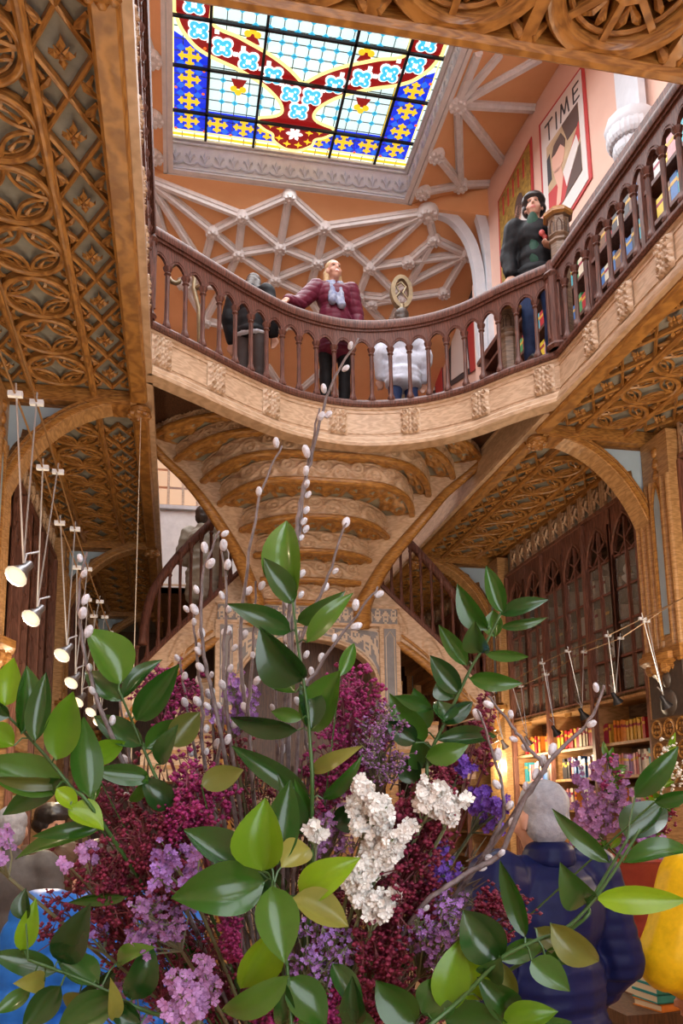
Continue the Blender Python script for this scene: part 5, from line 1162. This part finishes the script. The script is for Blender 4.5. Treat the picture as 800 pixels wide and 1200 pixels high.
sprig('low dark leaf branch across the bright blue jacket', B_c, .86, [(860, 900), (600, 810), (430, 720), (260, 650), (120, 600)], [(430, 40, 60, 155, 70, 'm', 0, .1), (540, 330, 285, 370, 50, 'm'), (110, 430, 105, 300, 75, 'd'), (90, 560, 150, 355, 85, 'b'), (260, 610, 370, 390, 140, 'd'), (420, 700, 250, 590, 120, 'd'), (240, 650, -30, 570, 100, 'd'), (130, 730, -20, 820, 70, 'm'), (260, 710, 95, 890, 115, 'd'), (490, 750, 250, 890, 145, 'd'), (560, 770, 635, 525, 130, 'd'), (500, 610, 640, 545, 70, 'm'), (340, 740, 280, 800, 80, 'o'), (190, 690, 70, 700, 85, 'o'), (490, 860, 480, 700, 60, 'o'), (600, 870, 480, 780, 90, 'd')])
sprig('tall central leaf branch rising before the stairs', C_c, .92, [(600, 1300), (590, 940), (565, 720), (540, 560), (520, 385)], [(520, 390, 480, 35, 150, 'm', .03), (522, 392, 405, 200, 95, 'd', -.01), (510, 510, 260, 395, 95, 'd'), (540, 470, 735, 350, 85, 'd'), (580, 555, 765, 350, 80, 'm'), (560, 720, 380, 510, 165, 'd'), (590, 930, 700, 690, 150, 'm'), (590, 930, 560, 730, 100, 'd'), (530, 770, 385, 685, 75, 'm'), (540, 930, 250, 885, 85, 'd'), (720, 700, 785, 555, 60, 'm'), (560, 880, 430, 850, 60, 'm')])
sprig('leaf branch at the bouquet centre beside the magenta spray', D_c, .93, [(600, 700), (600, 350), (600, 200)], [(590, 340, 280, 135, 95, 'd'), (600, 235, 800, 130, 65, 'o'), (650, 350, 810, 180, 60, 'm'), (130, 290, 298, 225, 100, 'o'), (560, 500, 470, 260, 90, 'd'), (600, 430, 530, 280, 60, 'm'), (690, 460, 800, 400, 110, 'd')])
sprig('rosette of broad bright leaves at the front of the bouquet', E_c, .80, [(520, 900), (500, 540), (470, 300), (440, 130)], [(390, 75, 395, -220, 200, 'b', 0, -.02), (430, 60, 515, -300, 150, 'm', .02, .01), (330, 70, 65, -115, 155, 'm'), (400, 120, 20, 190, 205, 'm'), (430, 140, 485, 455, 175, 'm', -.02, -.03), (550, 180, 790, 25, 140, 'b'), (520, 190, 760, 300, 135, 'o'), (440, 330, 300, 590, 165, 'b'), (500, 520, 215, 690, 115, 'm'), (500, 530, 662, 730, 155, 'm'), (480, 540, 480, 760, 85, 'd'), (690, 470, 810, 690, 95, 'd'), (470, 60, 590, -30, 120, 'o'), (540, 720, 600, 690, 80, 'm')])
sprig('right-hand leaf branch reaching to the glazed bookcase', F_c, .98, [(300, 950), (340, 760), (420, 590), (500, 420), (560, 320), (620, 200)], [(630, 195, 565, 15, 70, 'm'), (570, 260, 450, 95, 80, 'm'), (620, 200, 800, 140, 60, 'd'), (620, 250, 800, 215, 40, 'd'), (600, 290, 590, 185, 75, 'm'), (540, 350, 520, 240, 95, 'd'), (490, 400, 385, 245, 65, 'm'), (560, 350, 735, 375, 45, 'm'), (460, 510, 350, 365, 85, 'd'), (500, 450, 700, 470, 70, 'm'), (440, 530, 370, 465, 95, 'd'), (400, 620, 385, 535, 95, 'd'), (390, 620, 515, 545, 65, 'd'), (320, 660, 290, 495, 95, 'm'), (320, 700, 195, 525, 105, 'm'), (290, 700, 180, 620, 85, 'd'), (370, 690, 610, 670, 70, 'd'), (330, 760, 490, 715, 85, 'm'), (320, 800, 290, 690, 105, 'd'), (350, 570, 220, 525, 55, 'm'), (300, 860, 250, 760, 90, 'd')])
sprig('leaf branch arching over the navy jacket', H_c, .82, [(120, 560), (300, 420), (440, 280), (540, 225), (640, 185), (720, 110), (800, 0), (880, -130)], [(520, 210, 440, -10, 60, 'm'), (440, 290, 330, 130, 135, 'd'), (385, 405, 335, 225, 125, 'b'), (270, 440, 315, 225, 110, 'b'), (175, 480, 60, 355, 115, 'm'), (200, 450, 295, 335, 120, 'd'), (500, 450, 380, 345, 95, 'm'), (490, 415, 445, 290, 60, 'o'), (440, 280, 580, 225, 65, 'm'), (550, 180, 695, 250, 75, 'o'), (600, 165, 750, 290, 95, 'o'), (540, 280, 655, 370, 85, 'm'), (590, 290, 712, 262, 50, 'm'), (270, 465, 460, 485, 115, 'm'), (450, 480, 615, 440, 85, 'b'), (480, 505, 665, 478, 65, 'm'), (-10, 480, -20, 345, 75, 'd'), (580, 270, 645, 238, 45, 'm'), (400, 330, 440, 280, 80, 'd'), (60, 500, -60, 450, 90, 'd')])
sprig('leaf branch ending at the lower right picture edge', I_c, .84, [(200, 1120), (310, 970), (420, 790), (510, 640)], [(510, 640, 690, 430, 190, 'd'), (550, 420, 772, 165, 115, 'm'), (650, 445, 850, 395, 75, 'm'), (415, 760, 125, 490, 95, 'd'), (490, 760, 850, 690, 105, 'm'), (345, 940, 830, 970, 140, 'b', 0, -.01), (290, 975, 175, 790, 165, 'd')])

# pussy willow twigs
def willow(label, D, px, cats, r=.0028, size=(.005, .008)):
    pts_ = [atD(D + .02 * i / len(px), *p) for i, p in enumerate(px)]
    E = empty('willow_twig', pts_[-1], label, 'twig', 'pussy willow twigs'); path = spline(pts_ + [pts_[-1].lerp(VASE, .55), VASE], 6); k = len(path)
    mk('twig', MB().tube([p + V([fr_.uniform(-.0012, .0012) for _ in 'xyz']) for p in path], [r * (.45 + .55 * min(1, i / 20)) for i in range(k)], 5), TWIG, E, smooth=True)
    vis = spline(pts_, 12); n = len(vis)
    for i in range(cats):
        u = (i + fr_.uniform(.2, .8)) / cats; p = vis[int(u * (n - 1))]; q = vis[min(n - 1, int(u * (n - 1)) + 1)]
        d = (p - q).normalized() if (p - q).length > 1e-6 else V((0, 0, 1)); s = d.orthogonal().normalized(); s.rotate(Matrix.Rotation(fr_.uniform(0, 6.28), 3, d))
        a = (d + s * .6).normalized(); sz = fr_.uniform(*size); M = frame(p + s * .006 + a * sz * .5, a.orthogonal(), a)
        mk('catkin', MB().ball((0, 0, 0), (sz * .62, sz * .62, sz), 8, 6, M), CATK, E, smooth=True)
willow('tallest willow twig reaching up to the curved fascia', 1.0, [(420, 395), (387, 455), (366, 530), (352, 590), (345, 650), (338, 760)], 11)
willow('willow twig close beside the tallest one', 1.01, [(374, 478), (360, 550), (352, 610), (346, 690), (340, 800)], 8)
willow('bare-tipped willow twig crossing the left stringer', 1.02, [(330, 522), (305, 580), (287, 680), (281, 760), (290, 850)], 5)
willow('willow twig with many catkins before the left balusters', .98, [(257, 622), (238, 672), (236, 740), (245, 800), (262, 880)], 11)
willow('willow twig just right of the left balusters', 1.0, [(260, 640), (266, 700), (262, 770), (270, 870)], 8)
willow('willow twig curving over the middle stair steps', .99, [(405, 612), (388, 665), (368, 715), (345, 770), (330, 860)], 6)
willow('willow twig slanting right under the stair arch', .98, [(443, 688), (412, 728), (375, 780), (350, 850)], 7)
willow('dark willow twig slanting up over the grey-haired man', .9, [(708, 803), (690, 845), (650, 885), (615, 935), (585, 1000), (545, 1025), (480, 1080)], 8, .0032)
willow('willow side twig forking left of the grey-haired man', .9, [(572, 815), (595, 845), (615, 872), (636, 900), (615, 935)], 6)
willow('short willow twig left of the grey head', .92, [(560, 830), (580, 890), (590, 950), (560, 1010)], 5)
willow('knobbly willow twig before the hanging lamps', .93, [(103, 648), (92, 690), (95, 740), (108, 800), (130, 860)], 8)
for i, (x, y, dx) in enumerate([(225, 770, 12), (300, 740, -6), (318, 770, 5), (270, 800, -10), (350, 800, 8), (210, 830, 20), (330, 720, 4), (245, 850, 8), (135, 850, 20)]):
    willow(['short grey twig far left of the catkin tangle', 'short twig under the left stringer in the catkin tangle', 'upright short twig in the catkin tangle', 'leaning short twig in the catkin tangle', 'short twig right of the central leaf branch', 'low twig crossing the burgundy spray', 'short twig in front of the portico post', 'lowest twig of the catkin tangle', 'thorny brown twig below the lamp row'][i], 1.0 + .01 * i, [(x, y - 60), (x + dx * .4, y - 10), (x + dx, y + 60), (x + dx * 1.3, y + 130)], 7)

# flower sprays
def octa(b, c, r, rot=0):
    x = V((cos(rot), sin(rot), 0)) * r; y = V((-sin(rot), cos(rot), 0)) * r; z = V((0, 0, r * .8))
    b.add([c + x, c - x, c + y, c - y, c + z, c - z], [(0, 2, 4), (2, 1, 4), (1, 3, 4), (3, 0, 4), (2, 0, 5), (1, 2, 5), (3, 1, 5), (0, 3, 5)])
def petals(b, c, r, n=5):
    d = (CAM - c).normalized(); d = (d + V([fr_.uniform(-.7, .7) for _ in 'xyz'])).normalized(); s = d.orthogonal().normalized(); t = d.cross(s); a0 = fr_.uniform(0, 6)
    for k in range(n):
        a = a0 + k * 2 * pi / n; u = s * cos(a) + t * sin(a); v = t * cos(a) - s * sin(a)
        b.add([c, c + u * r * .7 + v * r * .42 + d * r * .3, c + u * r * 1.05 + d * r * .45, c + u * r * .7 - v * r * .42 + d * r * .3], [(0, 1, 2, 3)])
FCOL = dict(burgundy=mat('bloom_burgundy', (.23, .012, .05), .6, 'noise', (.13, .006, .03), 90, .1), magenta=mat('bloom_magenta', (.36, .02, .16), .6, 'noise', (.22, .01, .09), 90, .1), lilac=mat('bloom_lilac', (.42, .22, .60), .6, 'noise', (.30, .14, .46), 90, .1), violet=mat('bloom_violet', (.19, .08, .52), .6, 'noise', (.12, .04, .38), 90, .1), white=mat('bloom_white', (.84, .84, .82), .6, 'noise', (.74, .74, .70), 90, .1), mauve=mat('bloom_mauve', (.36, .17, .40), .6, 'noise', (.25, .11, .29), 90, .1), pink=mat('bloom_pink', (.50, .26, .54), .6, 'noise', (.38, .18, .42), 90, .1))
FSTEM = {k: mat('spray_stem_' + k, c, .6) for k, c in dict(burgundy=(.12, .02, .025), magenta=(.16, .03, .06), lilac=(.14, .16, .08), violet=(.10, .14, .08), white=(.20, .24, .12), mauve=(.15, .14, .08), pink=(.17, .16, .08)).items()}
def spray(label, col, cx_, cy_, rx, ry, D, n, size, lean=(0, 1), flower='octa', depth=.05, group=None, root=None, fan=.9):
    c = atD(D, cx_, cy_); ax, ay = rx / FPX * D, ry / FPX * D; rt = VASE if root is None else V(root)
    base = atD(D + .02, cx_ + lean[0] * rx, cy_ + lean[1] * ry * 1.1)
    E = empty('flower_spray', base, label, 'flowers', group or 'flower sprays of the big bouquet')
    st = MB(); bl = MB(); st.tube(spline([rt, rt.lerp(base, .6) + FWD * .02, base], 6), .0022, 5); hubs = []
    k = max(5, n // 14)
    for i in range(k):
        a = fr_.uniform(0, 2 * pi); r = sqrt(fr_.random()) * fan; h = c + RIGHT * (ax * r * cos(a)) + UP * (ay * r * sin(a)) + FWD * fr_.uniform(-depth, depth); mid = base.lerp(h, .55) + V([fr_.uniform(-.008, .008) for _ in 'xyz']); st.tube([base, mid, h], [.0016, .0012, .0008], 4); hubs.append((mid, h))
    for i in range(n):
        mid, h = fr_.choice(hubs); o = mid.lerp(h, fr_.uniform(.35, 1.05)); p = o + V([fr_.gauss(0, 1) for _ in 'xyz']) * min(ax, ay) * .17
        st.tube([o, p], [.0008, .0005], 3); z = size * fr_.uniform(.65, 1.25)
        if flower == 'petal': petals(bl, p, z * 1.5); octa(bl, p, z * .45, i)
        elif flower == 'fluff':
            for q in range(4): petals(bl, p + V([fr_.uniform(-1, 1) for _ in 'xyz']) * z * 1.1, z * 1.35, 5)
        else: octa(bl, p, z, i); octa(bl, p + V([fr_.uniform(-1, 1) for _ in 'xyz']) * z * 1.3, z * .75, i * 2)
    mk('stems', st, FSTEM[col], E, kind='stuff'); mk('blossoms', bl, FCOL[col], E, smooth=(flower == 'octa'), kind='stuff')
    return E
SP = [('burgundy spray standing left behind the blue-lit leaf', 'magenta', 195, 815, 42, 55, 1.05, 260, .0036, (0, 1)),
 ('burgundy spray below the left leaf fan', 'burgundy', 150, 925, 55, 65, 1.0, 260, .0038, (.3, 1)),
 ('dark burgundy spray over the bright blue jacket', 'burgundy', 98, 1045, 75, 60, .95, 420, .0036, (.8, 1)),
 ('burgundy spray left of the lilac statice', 'burgundy', 170, 1000, 60, 75, .93, 400, .0038, (.4, 1)),
 ('crimson spray left of the yellow-tipped leaf', 'magenta', 232, 930, 45, 55, .95, 300, .0040, (.1, 1)),
 ('shadowed burgundy spray at the lower left', 'burgundy', 190, 1110, 70, 75, 1.0, 420, .0038, (.4, 1)),
 ('magenta spray just right of the central branch', 'magenta', 415, 840, 42, 75, 1.02, 420, .0038, (-.1, 1)),
 ('magenta spray under the dark central leaves', 'magenta', 385, 900, 40, 60, 1.03, 260, .0036, (-.1, 1)),
 ('burgundy spray running down beside the white statice', 'burgundy', 500, 965, 45, 75, .95, 460, .0038, (-.8, 1)),
 ('burgundy spray low right of the white statice', 'burgundy', 470, 1065, 50, 75, .93, 480, .0040, (-.5, 1)),
 ('burgundy spray at the bottom right of centre', 'burgundy', 440, 1140, 40, 60, .93, 320, .0038, (-.3, 1)),
 ('burgundy tuft against the navy jacket', 'burgundy', 590, 1058, 32, 32, .92, 220, .0038, (-1.2, 1.2)),
 ('small burgundy tuft above the white statice', 'burgundy', 515, 905, 25, 25, .99, 120, .0040, (-.5, 1.5)),
 ('crimson tuft below the broad bright leaves', 'magenta', 270, 1090, 25, 28, .95, 130, .0040, (.5, 1)),
 ('crimson tuft at the bottom edge under the rosette', 'magenta', 330, 1180, 45, 40, .95, 220, .0042, (.1, 1)),
 ('crimson tuft right of the rosette at the bottom edge', 'magenta', 400, 1175, 25, 35, .95, 150, .0042, (-.1, 1)),
 ('thin burgundy spray beside the right leaf branch', 'burgundy', 560, 850, 25, 60, 1.02, 110, .0040, (-1, 2)),
 ('deep burgundy spray hidden behind the rosette', 'burgundy', 320, 985, 60, 60, 1.13, 380, .0040, (.0, 1)),
 ('deep burgundy spray under the white statice', 'burgundy', 400, 1075, 55, 70, 1.1, 380, .0040, (-.2, 1)),
 ('deep burgundy spray low behind the lilac statice', 'burgundy', 255, 1155, 55, 60, 1.08, 360, .0040, (.2, 1)),
 ('deep burgundy spray low behind the right leaf cluster', 'burgundy', 500, 1150, 55, 55, 1.08, 340, .0040, (-.5, 1)),
 ('dark burgundy filler behind the central twigs', 'burgundy', 270, 900, 60, 60, 1.12, 300, .0038, (.3, 1))]
for s in SP: spray(*s)
ST = [('bright lilac statice left of the rosette', 'lilac', 205, 1010, 34, 26, .88, 90, .0042, (.7, 1.5), 'petal'),
 ('lilac statice at the bottom left edge', 'pink', 222, 1165, 32, 38, .84, 120, .0044, (.3, 1.2), 'petal'),
 ('mauve statice under the lilac one', 'mauve', 190, 1075, 38, 36, .9, 150, .0034, (.6, 1), 'petal'),
 ('pale pink statice over the blue jacket', 'pink', 97, 1005, 14, 25, .9, 50, .0038, (.5, 1.2), 'petal'),
 ('faded pink statice at the left edge', 'pink', 2, 992, 16, 22, .9, 40, .0040, (.5, 1.5), 'petal'),
 ('small lilac statice in the lower left shade', 'lilac', 108, 1090, 18, 16, .92, 40, .0036, (.8, 1.5), 'petal'),
 ('lavender spray right of the magenta spray', 'mauve', 448, 865, 32, 55, .99, 300, .0032, (-.3, 1), 'octa'),
 ('violet statice deep among the twigs', 'lilac', 268, 820, 32, 40, 1.08, 140, .0040, (.2, 1), 'petal'),
 ('lavender sprig at the bouquet centre', 'mauve', 385, 975, 30, 35, .97, 150, .0030, (-.2, 1), 'petal'),
 ('fine lilac sprig right of the rosette', 'lilac', 375, 1110, 42, 45, .95, 150, .0028, (-.1, 1), 'petal'),
 ('lavender sprig low beside the burgundy tuft', 'lilac', 520, 1085, 50, 55, .94, 240, .0029, (-.6, 1), 'petal'),
 ('violet statice head left of the grey-haired man', 'violet', 572, 942, 20, 22, .98, 110, .0042, (-1, 1.4), 'petal'),
 ('violet statice head by the right leaf branch', 'violet', 546, 893, 20, 16, 1.0, 80, .0042, (-.8, 1.8), 'petal'),
 ('violet sprig under the white statice', 'violet', 520, 1020, 30, 22, .97, 60, .0034, (-.8, 1.4), 'petal'),
 ('pinkish filler sprig at the lower left corner', 'mauve', 150, 1170, 30, 30, .95, 90, .0034, (.5, 1), 'petal')]
for s in ST: s = list(s); s[7] = int(s[7] * 1.7); s[8] *= .74; spray(*s)
WS = [('white statice head at the upper left of the white group', 432, 930, 28, 20), ('white statice head second from the top of the white group', 440, 955, 28, 18), ('large white statice head in the middle of the white group', 447, 978, 38, 20), ('white statice head below the middle of the white group', 437, 1005, 26, 18), ('lowest white statice head beside the burgundy spray', 440, 1045, 30, 22), ('white statice head at lower left of the white group', 424, 1030, 18, 20), ('white statice head at upper right of the white group', 500, 928, 30, 17), ('rightmost white statice head', 525, 940, 22, 14), ('tiny white statice at the bouquet centre', 372, 970, 12, 10)]
for l, x, y, rx, ry in WS: spray(l, 'white', x, y, rx, ry, .9, int(rx * ry / 6.5), .0040, (-.2, 2.0), 'fluff', .015, 'white statice of the big bouquet')
# grey-green filler between the stems
FG = MB()
for i in range(1500):
    x, y = fr_.uniform(110, 560), fr_.uniform(900, 1230)
    if y < 1000 and (x < 150 or x > 480): continue
    p = atD(fr_.uniform(1.02, 1.16), x, y); q = p + (p - VASE).normalized() * fr_.uniform(.01, .03) + V([fr_.uniform(-.012, .012) for _ in 'xyz']); FG.tube([p, q], [.0018, .0004], 3)
for i in range(90):
    x, y = fr_.uniform(60, 560), fr_.uniform(930, 1150); FG.tube(spline([VASE + V((fr_.uniform(-.04, .04), fr_.uniform(-.04, .04), 0)), atD(1.12, (x + 335) / 2, y * .6 + 510), atD(fr_.uniform(1.03, 1.14), x, y)], 4), [.002 - .00015 * i_ for i_ in range(9)], 4)
mk('filler_greenery', FG, mat('filler_green', (.10, .11, .06), .7, 'noise', (.09, .035, .04), 30, .1), label='tangle of fine grey-green and brown filler stems inside the bouquet', cat='greenery', kind='stuff')
for i, (x, y, tx, ty, w, tn) in enumerate([(250, 1180, 200, 1100, 50, 'd'), (420, 1200, 470, 1130, 55, 'd'), (560, 1180, 500, 1110, 50, 'd'), (90, 1190, 150, 1130, 45, 'd'), (330, 1060, 300, 1010, 40, 'd')]):
    E = empty('loose_leaf', atD(1.05, x, y), ['dark leaf deep at the lower left of the bouquet', 'dark leaf deep under the white statice', 'dark leaf deep behind the right leaf cluster', 'dark leaf deep over the blue jacket hem', 'dark leaf deep behind the rosette'][i], 'leaf', 'dark leaves inside the bouquet')
    leaf(E, atD(1.05, x, y), atD(1.03, tx, ty), w / FPX * 1.05, tn, name='blade'); mk('stalk', MB().tube([VASE, atD(1.05, x, y)], .0016, 4), STEMG, E)
# vase on its table, below the picture
VS = empty('vase', (VASE.x, VASE.y, .78), 'glazed urn holding the big bouquet in the foreground', 'vase')
mk('urn', MB().lathe([(.07, .78), (.09, .79), (.06, .83), (.1, .93), (.125, 1.03), (.11, 1.12), (.085, 1.17), (.095, 1.2), (.085, 1.2), (.07, 1.15)], 24, T(VASE.x, VASE.y, 0)), mat('vase_glaze', (.28, .08, .06), .25), VS, smooth=True); mk('rim', MB().tube([(VASE.x + .095 * cos(t), VASE.y + .095 * sin(t), 1.2) for t in [2 * pi * k / 24 for k in range(24)]], .006, 6, closed=True), BRONZE, VS)
TB = empty('pedestal_table', (VASE.x, VASE.y, 0), 'round dark pedestal table under the foreground bouquet', 'table')
mk('table_top', MB().lathe([(.02, .73), (.36, .73), (.38, .75), (.36, .78), (.02, .78)], 28, T(VASE.x, VASE.y, 0)), DARK, TB, smooth='auto'); mk('pedestal', MB().lathe([(.22, 0), (.22, .04), (.08, .1), (.05, .3), (.07, .5), (.05, .7), (.15, .73)], 16, T(VASE.x, VASE.y, 0)), DARK, TB, smooth='auto')

# ------------------------------------------------------------------ second bouquet in a red pot, book table at right
PX_, PY_ = 2.22, 3.75
DT = empty('display_table', (PX_, PY_, 0), 'dark wooden display table carrying the red pot and stacked books', 'table')
mk('table_top', MB().box(PX_ - .42, PX_ + .6, PY_ - .5, PY_ + .4, .74, .79), DARK, DT)
mk('apron', MB().box(PX_ - .38, PX_ + .55, PY_ - .46, PY_ + .36, .58, .74), DARK, DT)
for a in (-.35, .52):
    for c in (-.43, .33): mk('leg', MB().lathe([(.03, 0), (.045, .1), (.03, .3), (.05, .5), (.05, .58)], 8, T(PX_ + a, PY_ + c, 0)), DARK, DT)
POT = empty('flower_pot', (PX_, PY_, .79), 'large red-brown glazed pot on the display table', 'pot')
mk('pot_body', MB().lathe([(.12, .79), (.14, .82), (.19, 1.1), (.225, 1.33), (.235, 1.36), (.21, 1.36), (.19, 1.28)], 24, T(PX_ + .03, PY_ + .08, 0)), mat('pot_glaze', (.33, .055, .035), .3, 'noise', (.24, .035, .025), 20, .05), POT, smooth='auto'); mk('pot_rim', MB().tube([(PX_ + .03 + .228 * cos(t), PY_ + .08 + .228 * sin(t), 1.36) for t in [2 * pi * k / 24 for k in range(24)]], .012, 6, closed=True), mat('pot_glaze', (.3, .05, .03)), POT)
PR = V((PX_ + .03, PY_ + .08, 1.25)); Dp = (PR - CAM).dot(FWD)
for l, col, x, y, rx, ry, n, sz, fl_ in [('mauve spray in the red pot, beside the navy shoulder', 'mauve', 705, 925, 42, 45, 240, .012, 'petal'), ('lilac spray low in the red pot', 'lilac', 745, 975, 40, 32, 160, .012, 'petal'), ('pale spray rising at the right of the red pot', 'white', 775, 905, 26, 45, 90, .010, 'octa'), ('burgundy spray in the middle of the red pot', 'burgundy', 765, 965, 22, 26, 90, .013, 'octa'), ('pink spray at the left of the red pot', 'pink', 690, 960, 25, 30, 90, .010, 'petal'), ('crimson flowers high in the red pot', 'magenta', 715, 905, 22, 25, 50, .012, 'octa')]:
    spray(l, col, x, y, rx, ry, Dp, n, sz, (0, 1.2), fl_, .12, 'flower sprays in the red pot', PR)
for l, x, y, n in (('leafy green stem standing in the red pot behind the shoulder', 710, 905, 12), ('yellow-green leafy stem in the red pot at the right edge', 785, 900, 14), ('green leaves low in the red pot at right', 780, 965, 14), ('green leaves low in the red pot at left', 690, 990, 10)):
    E = empty('pot_foliage', atD(Dp, x, y), l, 'foliage', 'foliage in the red pot'); top_ = atD(Dp, x, y - 22)
    mk('stem', MB().tube(spline([PR, PR.lerp(top_, .6), top_], 5), .004, 5), STEMG, E)
    for k in range(n):
        a = fr_.uniform(0, 6.28); b_ = PR.lerp(top_, .55 + .45 * (k + 1) / n); t_ = b_ + RIGHT * .075 * cos(a) + UP * (.035 + .05 * sin(a)) + FWD * fr_.uniform(-.05, .05); leaf(E, b_, t_, .032, 'b' if 'yellow' in l or k % 3 == 0 else 'm')
def flatbook(x, y, z, w, d, th, rz, colour, label):
    e = empty('book', (x, y, z), label, 'book', 'books on the display table'); M = T(x, y, z) @ RZ(rz)
    b = MB(); b.box(-w / 2, w / 2, -d / 2, d / 2, 0, .004, M); b.box(-w / 2, w / 2, -d / 2, d / 2, th - .004, th, M); b.box(-w / 2, w / 2, -d / 2, -d / 2 + .004, 0, th, M)
    mk('cover', b, BOOKC[colour], e); mk('pages', MB().box(-w / 2 + .006, w / 2 - .006, -d / 2 + .004, d / 2 - .006, .004, th - .004, M), PAPER, e)
z = .79
for th, c, l in ((.03, 'orange', 'orange book at the bottom of the green stack'), (.034, 'teal', 'lowest green book of the stack below the pot'), (.034, 'teal', 'middle green book of the stack below the pot'), (.034, 'teal', 'top green book of the stack below the pot')):
    flatbook(2.06, 3.36, z, .24, .17, th, .1 + .1 * (th == .03), c, l); z += th + .001
flatbook(2.12, 3.60, .79, .22, .16, .15, .05, 'brown', 'thick brown boxed book behind the green stack'); flatbook(2.12, 3.60, .941, .22, .16, .05, -.1, 'pink', 'pink-edged book lying on the brown box')
ST2 = empty('book_stand', (1.86, 3.1, 0), 'low dark stand with orange books at the bottom right', 'stand'); mk('stand_top', MB().box(1.68, 2.1, 2.98, 3.25, .57, .60), DARK, ST2)
for x in (1.7, 2.06):
    for y in (3.0, 3.22): mk('leg', MB().box(x, x + .03, y, y + .02, 0, .57), DARK, ST2)
flatbook(1.85, 3.1, .60, .2, .15, .04, .3, 'orange', 'orange book on the low stand at the bottom edge'); flatbook(1.84, 3.1, .641, .2, .15, .03, .5, 'coral', 'coral book on top of the orange one at the bottom edge')
print('books', NB[0], 'objects', len(bpy.data.objects))
